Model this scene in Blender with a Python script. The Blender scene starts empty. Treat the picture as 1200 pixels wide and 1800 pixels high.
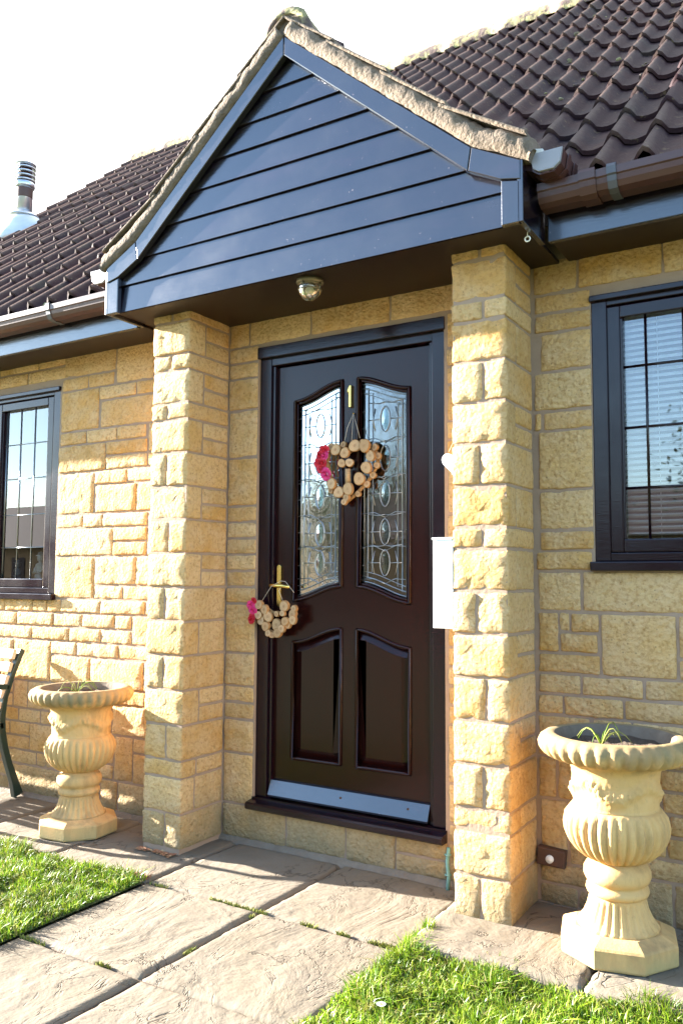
import bpy, bmesh, math, random
import numpy as np
from mathutils import Vector, Matrix, noise
random.seed(7); rng = np.random.default_rng(7)
SC = bpy.context.scene
COL = SC.collection
R = math.radians

# ------------------------------------------------------------------ camera, sky, sun, exposure
CAM_LOC = Vector((1.865, -3.08, 1.195))
yaw, pitch, roll = R(31.4925), R(4.5352), R(0.3405)
fwd = Vector((-math.sin(yaw)*math.cos(pitch), math.cos(yaw)*math.cos(pitch), math.sin(pitch)))
rt = Vector((math.cos(yaw), math.sin(yaw), 0)); up = rt.cross(fwd)
rt2 = math.cos(roll)*rt + math.sin(roll)*up; up2 = rt2.cross(fwd)
cam = bpy.data.cameras.new('camera'); camo = bpy.data.objects.new('camera', cam); COL.objects.link(camo)
M = Matrix((rt2, up2, -fwd)).transposed().to_4x4(); M.translation = CAM_LOC; camo.matrix_world = M
cam.sensor_fit = 'VERTICAL'; cam.sensor_height = 36.0; cam.lens = 36.0*1466.4/1800.0
cam.clip_start = 0.05; cam.clip_end = 600
SC.camera = camo

SUN = Vector((-1.0, -0.155, 0.30)).normalized()            # towards the sun: low, from the left, grazing the front wall
wd = bpy.data.worlds.new('World'); SC.world = wd; wd.use_nodes = True
nt = wd.node_tree; nt.nodes.clear()
sky = nt.nodes.new('ShaderNodeTexSky'); sky.sky_type = 'NISHITA'; sky.sun_disc = False
sky.sun_elevation = math.asin(SUN.z); sky.sun_rotation = math.atan2(SUN.x, SUN.y)
sky.air_density = 1.0; sky.dust_density = 0.3; sky.ozone_density = 2.2
bg = nt.nodes.new('ShaderNodeBackground'); bg.inputs['Strength'].default_value = 0.09
wo = nt.nodes.new('ShaderNodeOutputWorld')
# a broken bank of white cloud hangs over the house; the sky behind the viewer is clear
tcw = nt.nodes.new('ShaderNodeTexCoord'); cn = nt.nodes.new('ShaderNodeTexNoise'); cn.inputs['Scale'].default_value = 2.2; cn.inputs['Detail'].default_value = 7; cn.inputs['Roughness'].default_value = .58
nt.links.new(tcw.outputs['Generated'], cn.inputs['Vector'])
dt = nt.nodes.new('ShaderNodeVectorMath'); dt.operation = 'DOT_PRODUCT'; dt.inputs[1].default_value = Vector((-.42, .85, .30)).normalized()
nt.links.new(tcw.outputs['Generated'], dt.inputs[0])
ma = nt.nodes.new('ShaderNodeMath'); ma.operation = 'MULTIPLY_ADD'; ma.inputs[1].default_value = .55
nt.links.new(dt.outputs['Value'], ma.inputs[0]); nt.links.new(cn.outputs['Fac'], ma.inputs[2])
mr = nt.nodes.new('ShaderNodeMapRange'); mr.interpolation_type = 'SMOOTHSTEP'; mr.inputs['From Min'].default_value = .52; mr.inputs['From Max'].default_value = .80
nt.links.new(ma.outputs[0], mr.inputs['Value'])
mw_ = nt.nodes.new('ShaderNodeMix'); mw_.data_type = 'RGBA'; mw_.inputs[7].default_value = (3.4, 3.4, 3.45, 1)
nt.links.new(mr.outputs[0], mw_.inputs[0]); nt.links.new(sky.outputs[0], mw_.inputs[6])
nt.links.new(mw_.outputs[2], bg.inputs[0]); nt.links.new(bg.outputs[0], wo.inputs[0])
sl = bpy.data.lights.new('sun', 'SUN'); sl.energy = 5.0; sl.angle = R(0.5); sl.color = (1.0, 0.95, 0.88)
so = bpy.data.objects.new('sun', sl); COL.objects.link(so); so.rotation_euler = SUN.to_track_quat('Z', 'Y').to_euler()
so.location = SUN*20
SC.view_settings.view_transform = 'Standard'; SC.view_settings.look = 'None'
SC.view_settings.gamma = 1.0; SC.view_settings.use_curve_mapping = False
SC.view_settings.exposure = 3.35
SC.cycles.max_bounces = 8; SC.cycles.transparent_max_bounces = 16
SC.cycles.use_denoising = True

# ------------------------------------------------------------------ materials
MAT = {}
class NB:
    def __init__(s, name):
        m = bpy.data.materials.new(name); m.use_nodes = True; MAT[name] = m
        s.m = m; s.t = m.node_tree; s.n = s.t.nodes; s.n.clear()
        s.out = s.new('ShaderNodeOutputMaterial')
        s.p = s.new('ShaderNodeBsdfPrincipled'); s.link(s.p.outputs[0], s.out.inputs[0])
        s.geo = s.new('ShaderNodeNewGeometry'); s.pos = s.geo.outputs['Position']
        s.tc = None
    def new(s, t): return s.n.new(t)
    def link(s, a, b): s.t.links.new(a, b)
    def obj(s):
        if s.tc is None: s.tc = s.new('ShaderNodeTexCoord')
        return s.tc.outputs['Object']
    def noise(s, scale, detail=4, rough=0.55, vec=None, stretch=None, dist=0.0):
        n = s.new('ShaderNodeTexNoise'); n.inputs['Scale'].default_value = scale; n.inputs['Detail'].default_value = detail
        n.inputs['Roughness'].default_value = rough; n.inputs['Distortion'].default_value = dist
        v = vec or s.pos
        if stretch:
            mp = s.new('ShaderNodeMapping'); mp.inputs['Scale'].default_value = stretch; s.link(v, mp.inputs[0]); v = mp.outputs[0]
        s.link(v, n.inputs['Vector']); return n.outputs['Fac']
    def voro(s, scale, feature='F1', vec=None, rand=1.0):
        n = s.new('ShaderNodeTexVoronoi'); n.feature = feature; n.inputs['Scale'].default_value = scale
        n.inputs['Randomness'].default_value = rand
        s.link(vec or s.pos, n.inputs['Vector']); return n.outputs['Distance']
    def ramp(s, fac, stops):
        r = s.new('ShaderNodeValToRGB'); e = r.color_ramp.elements
        while len(e) < len(stops): e.new(0.5)
        for i, (p, c) in enumerate(stops):
            e[i].position = p; e[i].color = (*c, 1) if len(c) == 3 else c
        s.link(fac, r.inputs[0]); return r.outputs[0]
    def mix(s, fac, a, b, mode='MIX'):
        m = s.new('ShaderNodeMix'); m.data_type = 'RGBA'; m.blend_type = mode
        for sock, v in ((m.inputs[0], fac), (m.inputs[6], a), (m.inputs[7], b)):
            if isinstance(v, (int, float)): sock.default_value = v
            elif isinstance(v, tuple): sock.default_value = (*v, 1)
            else: s.link(v, sock)
        return m.outputs[2]
    def math(s, op, a, b=0.0):
        m = s.new('ShaderNodeMath'); m.operation = op
        for i, v in ((0, a), (1, b)):
            if isinstance(v, (int, float)): m.inputs[i].default_value = v
            else: s.link(v, m.inputs[i])
        return m.outputs[0]
    def rnd(s): return s.new('ShaderNodeObjectInfo').outputs['Random']
    def island(s): return s.geo.outputs['Random Per Island']
    def color(s, c):
        if isinstance(c, tuple): s.p.inputs['Base Color'].default_value = (*c, 1)
        else: s.link(c, s.p.inputs['Base Color'])
    def set(s, **k):
        for a, v in k.items():
            i = s.p.inputs[a.replace('_', ' ')]
            if isinstance(v, (int, float)): i.default_value = v
            elif isinstance(v, tuple): i.default_value = v
            else: s.link(v, i)
    def bump(s, h, strength=0.5, dist=0.01, prev=None):
        b = s.new('ShaderNodeBump'); b.inputs['Strength'].default_value = strength; b.inputs['Distance'].default_value = dist
        s.link(h, b.inputs['Height'])
        if prev is not None: s.link(prev, b.inputs['Normal'])
        s.link(b.outputs[0], s.p.inputs['Normal']); return b.outputs[0]

def m_stone():
    b = NB('golden_stone')
    r = b.ramp(b.rnd(), [(0, (.58, .32, .095)), (.2, (.70, .445, .185)), (.4, (.61, .34, .108)), (.6, (.74, .51, .25)), (.8, (.52, .325, .13)), (1, (.64, .355, .105))])
    c = b.mix(b.ramp(b.noise(9, 5), [(.35, (0, 0, 0)), (.7, (1, 1, 1))]), r, (.69, .47, .25))
    c = b.mix(b.ramp(b.noise(55, 4, .7), [(.3, (.85, .85, .85)), (.52, (0, 0, 0))]), c, (.44, .235, .08))
    c = b.mix(b.ramp(b.voro(38), [(.03, (.75, .75, .75)), (.16, (0, 0, 0))]), c, (.25, .14, .06))
    # damp, algae-stained footings
    z = b.new('ShaderNodeSeparateXYZ'); b.link(b.pos, z.inputs[0])
    zz = b.math('ADD', z.outputs[2], b.math('MULTIPLY', b.noise(7, 3), .25))
    c = b.mix(b.ramp(zz, [(.16, (.8, .8, .8)), (.38, (0, 0, 0))]), c, (.24, .20, .115))
    b.color(c); b.set(Roughness=.92, Specular_IOR_Level=.2)
    h = b.math('ADD', b.noise(85, 5, .7), b.math('MULTIPLY', b.voro(60), .55))
    b.bump(h, .9, .016)
m_stone()
def m_simple(name, c1, c2, scale, rough, bump=.3, bscale=None, dist=.004, spec=.5, detail=5, stretch=None, metallic=0.0):
    b = NB(name)
    b.color(b.mix(b.noise(scale, detail, stretch=stretch), c1, c2)); b.set(Roughness=rough, Specular_IOR_Level=spec, Metallic=metallic)
    if bump: b.bump(b.noise(bscale or scale*3, 5, stretch=stretch), bump, dist)
    return b
m_simple('mortar', (.27, .18, .12), (.36, .255, .18), 20, .95, .5, 90)
m_simple('verge_mortar', (.055, .04, .028), (.22, .16, .105), 30, .95, .9, 70, .012)
m_simple('render_wall', (.5, .45, .38), (.55, .5, .42), 4, .9, .2)
m_simple('room_wall', (.18, .16, .14), (.22, .2, .18), 2, .9, 0)
m_simple('white_plastic', (.80, .80, .79), (.84, .84, .82), 6, .45, 0)
m_simple('blind_slat', (.82, .85, .86), (.86, .88, .9), 6, .5, 0)
m_simple('grey_plastic', (.20, .19, .20), (.27, .26, .27), 9, .45, .1)
m_simple('gutter_plastic', (.050, .018, .015), (.075, .030, .025), 7, .32, .1)
m_simple('brass', (.72, .48, .12), (.80, .56, .18), 20, .25, .05, metallic=1.0)
m_simple('lamp_metal', (.14, .12, .08), (.22, .19, .13), 20, .5, .05, metallic=.6)
m_simple('copper_green', (.10, .28, .24), (.25, .40, .34), 60, .7, .3)
m_simple('rust_brown', (.05, .022, .014), (.09, .04, .025), 40, .6, .3)
m_simple('steel', (.45, .47, .50), (.60, .62, .65), 12, .35, .05, metallic=.85)
m_simple('lead_flashing', (.30, .33, .35), (.62, .66, .68), 5, .5, .3, metallic=.3)
m_simple('bench_iron', (.012, .028, .022), (.02, .04, .032), 30, .35, .2)
m_simple('bench_slat', (.55, .42, .28), (.68, .55, .40), 14, .6, .3, stretch=(1, 12, 12))
m_simple('soil', (.06, .038, .022), (.12, .08, .05), 40, .95, .9, 120, .02)
m_simple('lead_came', (.22, .24, .25), (.36, .38, .40), 30, .32, .1, metallic=.85)
m_simple('string', (.45, .38, .30), (.55, .48, .4), 80, .9, .2)
m_simple('asphalt', (.045, .045, .048), (.06, .06, .062), 12, .9, .3)
m_simple('far_brick', (.22, .16, .10), (.30, .22, .14), 6, .9, .2)
m_simple('far_roof', (.05, .035, .035), (.08, .055, .05), 3, .8, .2)
m_simple('bark', (.06, .045, .03), (.11, .085, .06), 18, .95, .6)
m_simple('figurine_white', (.70, .70, .68), (.8, .8, .78), 20, .4, .1)
m_simple('pane_dark', (.02, .025, .03), (.03, .035, .04), 3, .1, 0)
m_simple('grit', (.13, .10, .07), (.24, .19, .14), 24, .95, .8, 70, .008)
m_simple('strap_plastic', (.05, .05, .06), (.08, .08, .09), 9, .4, .1)
m_simple('board_edge', (.008, .004, .004), (.014, .007, .006), 9, .9, .1, spec=.1)
m_simple('cement', (.42, .40, .36), (.60, .58, .53), 20, .9, .4)

def m_paint(name, c1, c2, rough, ior, knots=True):
    b = NB(name)
    st = (1, 18, 18)
    c = b.mix(b.noise(5, 6, stretch=st), c1, c2)
    if knots: c = b.mix(b.ramp(b.noise(70, 3), [(.70, (0, 0, 0)), (.76, (.6, .6, .6))]), c, (.20, .15, .14))
    if knots: c = b.mix(b.ramp(b.noise(3.2, 5, .6, stretch=(1, 1, 3)), [(.58, (0, 0, 0)), (.75, (.5, .5, .5))]), c, (.022, .010, .018))
    b.color(c)
    b.set(Roughness=b.math('ADD', b.math('MULTIPLY', b.noise(5, 5, .6), .30), rough - .11), IOR=ior, Coat_Weight=.6 if knots else .0, Coat_Roughness=.12, Coat_IOR=1.7)
    b.bump(b.math('ADD', b.noise(16, 5, stretch=(1, 14, 14)), b.math('MULTIPLY', b.noise(2.2, 2), .8)), .12 if knots else .05, .006)
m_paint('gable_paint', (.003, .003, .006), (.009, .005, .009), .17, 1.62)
m_paint('frame_paint', (.007, .002, .005), (.012, .003, .006), .15, 1.42, False)
def m_door():
    b = NB('door_wood')
    c = b.mix(b.noise(6, 6, .6, stretch=(14, 14, 1.2)), (.009, .0016, .0016), (.022, .0045, .0035))
    b.color(c); b.set(Roughness=.18, IOR=1.36)
    b.bump(b.noise(22, 4, stretch=(12, 12, 1)), .1, .004)
m_door()
m_simple('soffit_paint', (.012, .004, .003), (.018, .007, .005), 8, .45, .1, stretch=(1, 14, 1))

def m_tile(name, crest):
    b = NB(name)
    c = b.mix(b.rnd(), (.021, .007, .009), (.038, .014, .013))
    c = b.mix(b.ramp(b.noise(7, 5), [(.45, (0, 0, 0)), (.75, (.8, .8, .8))]), c, (.010, .007, .012))
    if crest:      # roll crowns lightened by height: sunlit tone painted in, along with lichen wear
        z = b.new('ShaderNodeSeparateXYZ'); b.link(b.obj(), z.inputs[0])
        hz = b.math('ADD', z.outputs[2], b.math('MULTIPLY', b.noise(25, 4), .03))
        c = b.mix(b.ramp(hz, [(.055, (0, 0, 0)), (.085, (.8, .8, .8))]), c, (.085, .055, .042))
    c = b.mix(b.ramp(b.noise(30, 5, .7), [(.60, (0, 0, 0)), (.68, (.8, .8, .8))]), c, (.12, .085, .045))
    c = b.mix(b.ramp(b.noise(3.5, 5, .6), [(.60, (0, 0, 0)), (.74, (.6, .6, .6))]), c, (.055, .045, .03))
    b.color(c); b.set(Roughness=.75, Specular_IOR_Level=.18); b.bump(b.noise(90, 5), .5, .005)
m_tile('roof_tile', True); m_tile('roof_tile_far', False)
def m_ridge():
    b = NB('ridge_tile')
    c = b.mix(b.ramp(b.noise(14, 5), [(.42, (0, 0, 0)), (.58, (1, 1, 1))]), (.09, .06, .05), (.30, .27, .12))
    b.color(c); b.set(Roughness=.9); b.bump(b.noise(40, 5), .8, .01)
m_ridge()
def m_slab():
    b = NB('riven_slab')
    c = b.mix(b.rnd(), (.14, .114, .083), (.19, .157, .115))
    c = b.mix(b.ramp(b.noise(5, 6, .6), [(.35, (0, 0, 0)), (.75, (1, 1, 1))]), c, (.15, .12, .08))
    c = b.mix(b.ramp(b.noise(2.1, 6, .65), [(.57, (0, 0, 0)), (.70, (.55, .55, .55))]), c, (.15, .125, .09))
    n = b.noise(2.6, 5, .62, stretch=(1.6, 1.0, 1), dist=1.0)
    line = b.ramp(b.math('ABSOLUTE', b.math('SUBTRACT', n, .5)), [(.0, (1, 1, 1)), (.011, (0, 0, 0))])
    msk = b.ramp(b.noise(3.2, 2), [(.44, (0, 0, 0)), (.52, (1, 1, 1))])
    crack = b.math('MULTIPLY', line, msk)
    c = b.mix(b.math('MULTIPLY', crack, .85), c, (.06, .045, .03))
    c = b.mix(b.ramp(b.noise(140, 2, .8), [(.70, (0, 0, 0)), (.78, (.5, .5, .5))]), c, (.16, .14, .11))
    b.color(c); b.set(Roughness=.9, Specular_IOR_Level=.25)
    h = b.math('SUBTRACT', b.math('ADD', b.math('MULTIPLY', n, 1.2), b.math('MULTIPLY', b.noise(30, 5), .35)), b.math('MULTIPLY', crack, .5))
    b.bump(h, .5, .020)
m_slab()
def m_urn():
    b = NB('cast_stone')
    c = b.mix(b.noise(12, 5), (.52, .30, .105), (.62, .40, .175))
    z = b.new('ShaderNodeSeparateXYZ'); b.link(b.obj(), z.inputs[0])
    grime = b.ramp(b.math('ADD', z.outputs[2], b.math('MULTIPLY', b.noise(14, 4), .22)), [(.695, (0, 0, 0)), (.765, (.85, .85, .85))])
    c = b.mix(grime, c, (.19, .15, .075))
    c = b.mix(b.ramp(b.noise(6, 6, .65, stretch=(1, 1, .35)), [(.48, (0, 0, 0)), (.62, (.8, .8, .8))]), c, (.30, .19, .085))
    c = b.mix(b.ramp(b.noise(45, 5, .7), [(.60, (0, 0, 0)), (.75, (.6, .6, .6))]), c, (.32, .20, .08))
    low = b.ramp(b.math('ADD', z.outputs[2], b.math('MULTIPLY', b.noise(17, 3), .12)), [(.06, (.6, .6, .6)), (.13, (0, 0, 0))])
    c = b.mix(low, c, (.30, .27, .12))
    b.color(c); b.set(Roughness=.85, Specular_IOR_Level=.3); b.bump(b.noise(120, 4), .3, .003)
m_urn()
m_simple('urn_inside', (.075, .055, .04), (.22, .17, .12), 16, .95, .6, 70, .006)
def m_grass():
    b = NB('grass_blade')
    c = b.ramp(b.island(), [(0, (.05, .12, .007)), (.35, (.12, .23, .009)), (.7, (.23, .32, .013)), (.9, (.30, .33, .05)), (1, (.40, .31, .14))])
    pn = b.ramp(b.noise(2.3, 4), [(.33, (.5, .5, .5)), (.6, (1.05, 1.05, 1.05))])
    c = b.mix(1.0, c, pn, 'MULTIPLY')
    c = b.mix(b.ramp(b.noise(11, 4, .6), [(.60, (0, 0, 0)), (.70, (.7, .7, .7))]), c, (.22, .16, .05))
    b.color(c); b.set(Roughness=.45, Specular_IOR_Level=.4)
    tr = b.new('ShaderNodeBsdfTranslucent'); b.link(c, tr.inputs[0])
    mx = b.new('ShaderNodeMixShader'); mx.inputs[0].default_value = .35
    b.link(b.p.outputs[0], mx.inputs[1]); b.link(tr.outputs[0], mx.inputs[2]); b.link(mx.outputs[0], b.out.inputs[0])
m_grass()
m_simple('lawn_soil', (.05, .06, .015), (.08, .10, .02), 9, .95, .6, 60, .02)
m_simple('moss', (.16, .17, .03), (.26, .26, .05), 30, .95, .5)
def m_leaf(name, stops):
    b = NB(name); b.color(b.ramp(b.island(), stops)); b.set(Roughness=.6)
m_leaf('dry_leaf', [(0, (.16, .06, .03)), (.6, (.30, .13, .06)), (1, (.36, .24, .12))])
m_leaf('tree_leaf', [(0, (.03, .055, .02)), (.6, (.05, .08, .03)), (1, (.08, .10, .04))])
def m_slice():
    b = NB('log_slice')
    v = b.new('ShaderNodeVectorMath'); v.operation = 'LENGTH'
    mp = b.new('ShaderNodeMapping'); mp.inputs['Scale'].default_value = (1, 0, 1); b.link(b.obj(), mp.inputs[0])
    b.link(mp.outputs[0], v.inputs[0])
    w = b.math('SINE', b.math('MULTIPLY', b.math('ADD', v.outputs['Value'], b.math('MULTIPLY', b.noise(60, 2), .006)), 900))
    c = b.mix(b.rnd(), (.46, .27, .12), (.56, .37, .20))
    c = b.mix(b.ramp(w, [(.4, (0, 0, 0)), (1, (.5, .5, .5))]), c, (.30, .15, .06))
    c = b.mix(b.ramp(b.math('ADD', v.outputs['Value'], b.math('MULTIPLY', b.noise(70, 3), .012)), [(.006, (.85, .85, .85)), (.016, (0, 0, 0))]), c, (.27, .13, .055))
    c = b.mix(b.ramp(b.noise(130, 3), [(.55, (0, 0, 0)), (.7, (.5, .5, .5))]), c, (.34, .19, .09))
    b.color(c); b.set(Roughness=.8)
m_slice()
m_simple('slice_bark', (.30, .14, .045), (.42, .22, .08), 60, .85, .4)
def m_petal(name, c1, c2):
    b = NB(name); b.color(b.mix(b.noise(90, 3), c1, c2)); b.set(Roughness=.6)
m_petal('rose_red', (.50, .010, .02), (.62, .02, .05)); m_petal('rose_pink', (.62, .02, .14), (.72, .06, .25))

def m_glass(name, ior, tint=(.9, .95, .95), bumpv=0.0, bs=20, rough=0.0):
    m = bpy.data.materials.new(name); m.use_nodes = True; MAT[name] = m; t = m.node_tree; n = t.nodes; n.clear()
    o = n.new('ShaderNodeOutputMaterial'); mx = n.new('ShaderNodeMixShader'); f = n.new('ShaderNodeFresnel'); f.inputs[0].default_value = ior
    tr = n.new('ShaderNodeBsdfTransparent'); tr.inputs[0].default_value = (*tint, 1)
    g = n.new('ShaderNodeBsdfGlossy'); g.inputs['Roughness'].default_value = rough; g.inputs[0].default_value = (1, 1, 1, 1)
    L = t.links.new
    L(f.outputs[0], mx.inputs[0]); L(tr.outputs[0], mx.inputs[1]); L(g.outputs[0], mx.inputs[2]); L(mx.outputs[0], o.inputs[0])
    if bumpv:
        ns = n.new('ShaderNodeTexNoise'); ns.inputs['Scale'].default_value = bs; ns.inputs['Detail'].default_value = 3
        ge = n.new('ShaderNodeNewGeometry'); L(ge.outputs['Position'], ns.inputs['Vector'])
        b = n.new('ShaderNodeBump'); b.inputs['Strength'].default_value = bumpv; b.inputs['Distance'].default_value = .01
        L(ns.outputs['Fac'], b.inputs['Height']); L(b.outputs[0], g.inputs['Normal']); L(b.outputs[0], f.inputs['Normal'])
m_glass('window_glass', 2.2, (.93, .97, .98), .004, 3)
m_glass('door_glass', 2.4, (.45, .55, .56), .045, 34)
m_glass('bevel_glass', 1.6, (.7, .85, .88), .03, 60)
m_glass('lamp_glass', 1.7, (.8, .75, .6), .3, 40, .15)

# ------------------------------------------------------------------ helpers
def link(o, parent=None):
    COL.objects.link(o)
    if parent is not None: o.parent = parent
    return o
def tag(o, label=None, cat=None, group=None, kind=None):
    if label: o['label'] = label
    if cat: o['category'] = cat
    if group: o['group'] = group
    if kind: o['kind'] = kind
    return o
def empty(name, loc=(0, 0, 0), rz=0.0, parent=None):
    o = bpy.data.objects.new(name, None); o.location = loc; o.rotation_euler = (0, 0, rz); o.empty_display_size = .1
    return link(o, parent)
def mesh(name, v, f, mat, parent=None, smooth=False):
    me = bpy.data.meshes.new(name); me.from_pydata([tuple(p) for p in v], [], f); me.update()
    if smooth: me.shade_smooth()
    me.materials.append(MAT[mat])
    return link(bpy.data.objects.new(name, me), parent)
def box(name, x0, x1, y0, y1, z0, z1, mat, parent=None, bev=.003):
    bm = bmesh.new(); bmesh.ops.create_cube(bm, size=1)
    for v in bm.verts: v.co = ((x0+x1)/2 + v.co.x*(x1-x0), (y0+y1)/2 + v.co.y*(y1-y0), (z0+z1)/2 + v.co.z*(z1-z0))
    if bev: bmesh.ops.bevel(bm, geom=bm.edges[:], offset=min(bev, .3*min(x1-x0, y1-y0, z1-z0)), segments=2, affect='EDGES', profile=.6)
    me = bpy.data.meshes.new(name); bm.to_mesh(me); bm.free(); me.materials.append(MAT[mat])
    return link(bpy.data.objects.new(name, me), parent)
def plate(name, outs, y0, y1, mat, parent=None, bev=0.0, res=1):
    """filled outline(s) in the XZ plane, extruded from y0 (front) to y1; inner outlines cut holes"""
    cu = bpy.data.curves.new('plate', 'CURVE'); cu.dimensions = '2D'; cu.fill_mode = 'BOTH'
    cu.extrude = max((y1-y0)/2 - bev, .0002); cu.bevel_depth = bev; cu.bevel_resolution = res; cu.offset = -bev
    for pts in outs:
        sp = cu.splines.new('POLY'); sp.points.add(len(pts)-1); sp.use_cyclic_u = True
        for p, q in zip(sp.points, pts): p.co = (q[0], q[1], 0, 1)
    ob = bpy.data.objects.new('plate', cu); me = bpy.data.meshes.new_from_object(ob)
    bpy.data.objects.remove(ob); bpy.data.curves.remove(cu)
    ym = (y0+y1)/2
    for v in me.vertices: x, y, z = v.co; v.co = (x, ym - z, y)
    me.shade_flat(); me.name = name; me.materials.clear(); me.materials.append(MAT[mat])
    return link(bpy.data.objects.new(name, me), parent)
def tube_vf(pts, r, closed=False, n=6, off=0):
    pts = [Vector(p) for p in pts]; m = len(pts); V = []; F = []
    rr = r if hasattr(r, '__len__') else [r]*m
    ref = Vector((.013, 1, .021))
    for i, p in enumerate(pts):
        a = pts[(i-1) % m] if (closed or i > 0) else p; b = pts[(i+1) % m] if (closed or i < m-1) else p
        t = (b-a).normalized()
        if abs(t.dot(ref)) > .97: ref2 = Vector((1, .02, .03))
        else: ref2 = ref
        u = t.cross(ref2).normalized(); w = t.cross(u)
        for k in range(n):
            th = 2*math.pi*k/n; V.append(p + u*math.cos(th)*rr[i] + w*math.sin(th)*rr[i])
    for i in range(m if closed else m-1):
        j = (i+1) % m
        for k in range(n): F.append((off+i*n+k, off+i*n+(k+1) % n, off+j*n+(k+1) % n, off+j*n+k))
    if not closed: F += [tuple(off+k for k in range(n))[::-1], tuple(off+(m-1)*n+k for k in range(n))]
    return V, F
def tube(name, pts, r, mat, parent=None, closed=False, n=6):
    V, F = tube_vf(pts, r, closed, n); return mesh(name, V, F, mat, parent, True)
def tubes(name, lst, mat, parent=None, n=5):
    V = []; F = []
    for pts, r, cl in lst:
        v, f = tube_vf(pts, r, cl, n, len(V)); V += v; F += f
    return mesh(name, V, F, mat, parent, True)
def lathe(name, prof, mat, parent=None, n=48, mod=None, cap=True):
    V = []; F = []; m = len(prof)
    for i, (r, z) in enumerate(prof):
        for k in range(n):
            th = 2*math.pi*k/n; rr = r + (mod(i, th, r, z) if mod else 0); V.append((rr*math.cos(th), rr*math.sin(th), z))
    for i in range(m-1):
        for k in range(n): F.append((i*n+k, i*n+(k+1) % n, (i+1)*n+(k+1) % n, (i+1)*n+k))
    if cap: F += [tuple(range(n))[::-1], tuple(range((m-1)*n, m*n))]
    return mesh(name, V, F, mat, parent, True)
def extrude_x(name, prof, x0, x1, mat, parent=None, n=1, smooth=False):
    """profile of (y, z) points swept along X, open"""
    V = []; F = []; m = len(prof)
    for i in range(n+1):
        x = x0+(x1-x0)*i/n
        V += [(x, y, z) for y, z in prof]
    for i in range(n):
        for k in range(m-1): F.append((i*m+k, i*m+k+1, (i+1)*m+k+1, (i+1)*m+k))
    o = mesh(name, V, F, mat, parent, smooth)
    md = o.modifiers.new('solid', 'SOLIDIFY'); md.thickness = .003; return o
def nz(x, y, z): return noise.noise((x, y, z))

def block_vf(cx, cy, cz, hx, hy, hz, r, amp_front, amp_side, seed, step=.022, off=0):
    """a rock-faced stone: rounded box with displaced faces, front towards -Y"""
    def ticks(h):
        n = max(1, int(round(2*(h-r)/step))); return np.concatenate(([-h, -h+.35*r], np.linspace(-h+r, h-r, n+1), [h-.35*r, h]))
    tx, ty, tz = ticks(hx), ticks(hy), ticks(hz); nx, ny, nzz = len(tx), len(ty), len(tz)
    idx = {}; V = []; F = []
    def vid(i, j, k):
        q = idx.get((i, j, k))
        if q is not None: return q
        p = Vector((tx[i], ty[j], tz[k]))
        c = Vector((max(-hx+r, min(hx-r, p.x)), max(-hy+r, min(hy-r, p.y)), max(-hz+r, min(hz-r, p.z))))
        d = p-c; l = d.length
        if l > 1e-9: d = d/l; p = c + d*min(l, r)
        e = min(1.0, min(hx-abs(c.x), hz-abs(c.z), 9)/.012) if False else 1.0
        s = 30.0
        a = nz(p.x*s+seed, p.y*s, p.z*s+seed*.7)*.6 + nz(p.x*s*2.1, p.y*s*2.1+seed, p.z*s*2.1)*.5 + .4*abs(nz(p.x*9+seed, p.y*9, p.z*13))
        wf = max(0.0, -d.y); ws = max(abs(d.x), abs(d.z))
        p = p + d*(a*(amp_front*wf + amp_side*(1-wf)))
        edge = min(hx-abs(p.x), hz-abs(p.z))
        bul = amp_front*.35*min(1.0, max(0.0, edge)/.03)*wf
        p.y -= bul
        p.x += .0025*nz(p.z*14+seed, p.y*9, 3.1); p.z += .0025*nz(p.x*12, seed, p.y*9)
        idx[(i, j, k)] = off+len(V); V.append((p.x+cx, p.y+cy, p.z+cz)); return off+len(V)-1
    for i in range(nx-1):
        for k in range(nzz-1):
            F.append((vid(i, 0, k), vid(i+1, 0, k), vid(i+1, 0, k+1), vid(i, 0, k+1)))
    for j in range(ny-1):
        for k in range(nzz-1):
            F.append((vid(0, j+1, k), vid(0, j, k), vid(0, j, k+1), vid(0, j+1, k+1)))
            F.append((vid(nx-1, j, k), vid(nx-1, j+1, k), vid(nx-1, j+1, k+1), vid(nx-1, j, k+1)))
        for i in range(nx-1):
            F.append((vid(i, j+1, 0), vid(i+1, j+1, 0), vid(i+1, j, 0), vid(i, j, 0)))
            F.append((vid(i, j, nzz-1), vid(i+1, j, nzz-1), vid(i+1, j+1, nzz-1), vid(i, j+1, nzz-1)))
    return V, F
def stone(x0, x1, y0, y1, z0, z1, parent, af=.008, aside=.002, r=.007, step=.022):
    cx, cy, cz = (x0+x1)/2, (y0+y1)/2, (z0+z1)/2
    V, F = block_vf(0, 0, 0, (x1-x0)/2, (y1-y0)/2, (z1-z0)/2, min(r, .3*min(x1-x0, z1-z0)), af, aside, random.uniform(0, 90), step)
    o = mesh('stone', V, F, 'golden_stone', parent, True); o.location = (cx, cy, cz); return o

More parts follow.
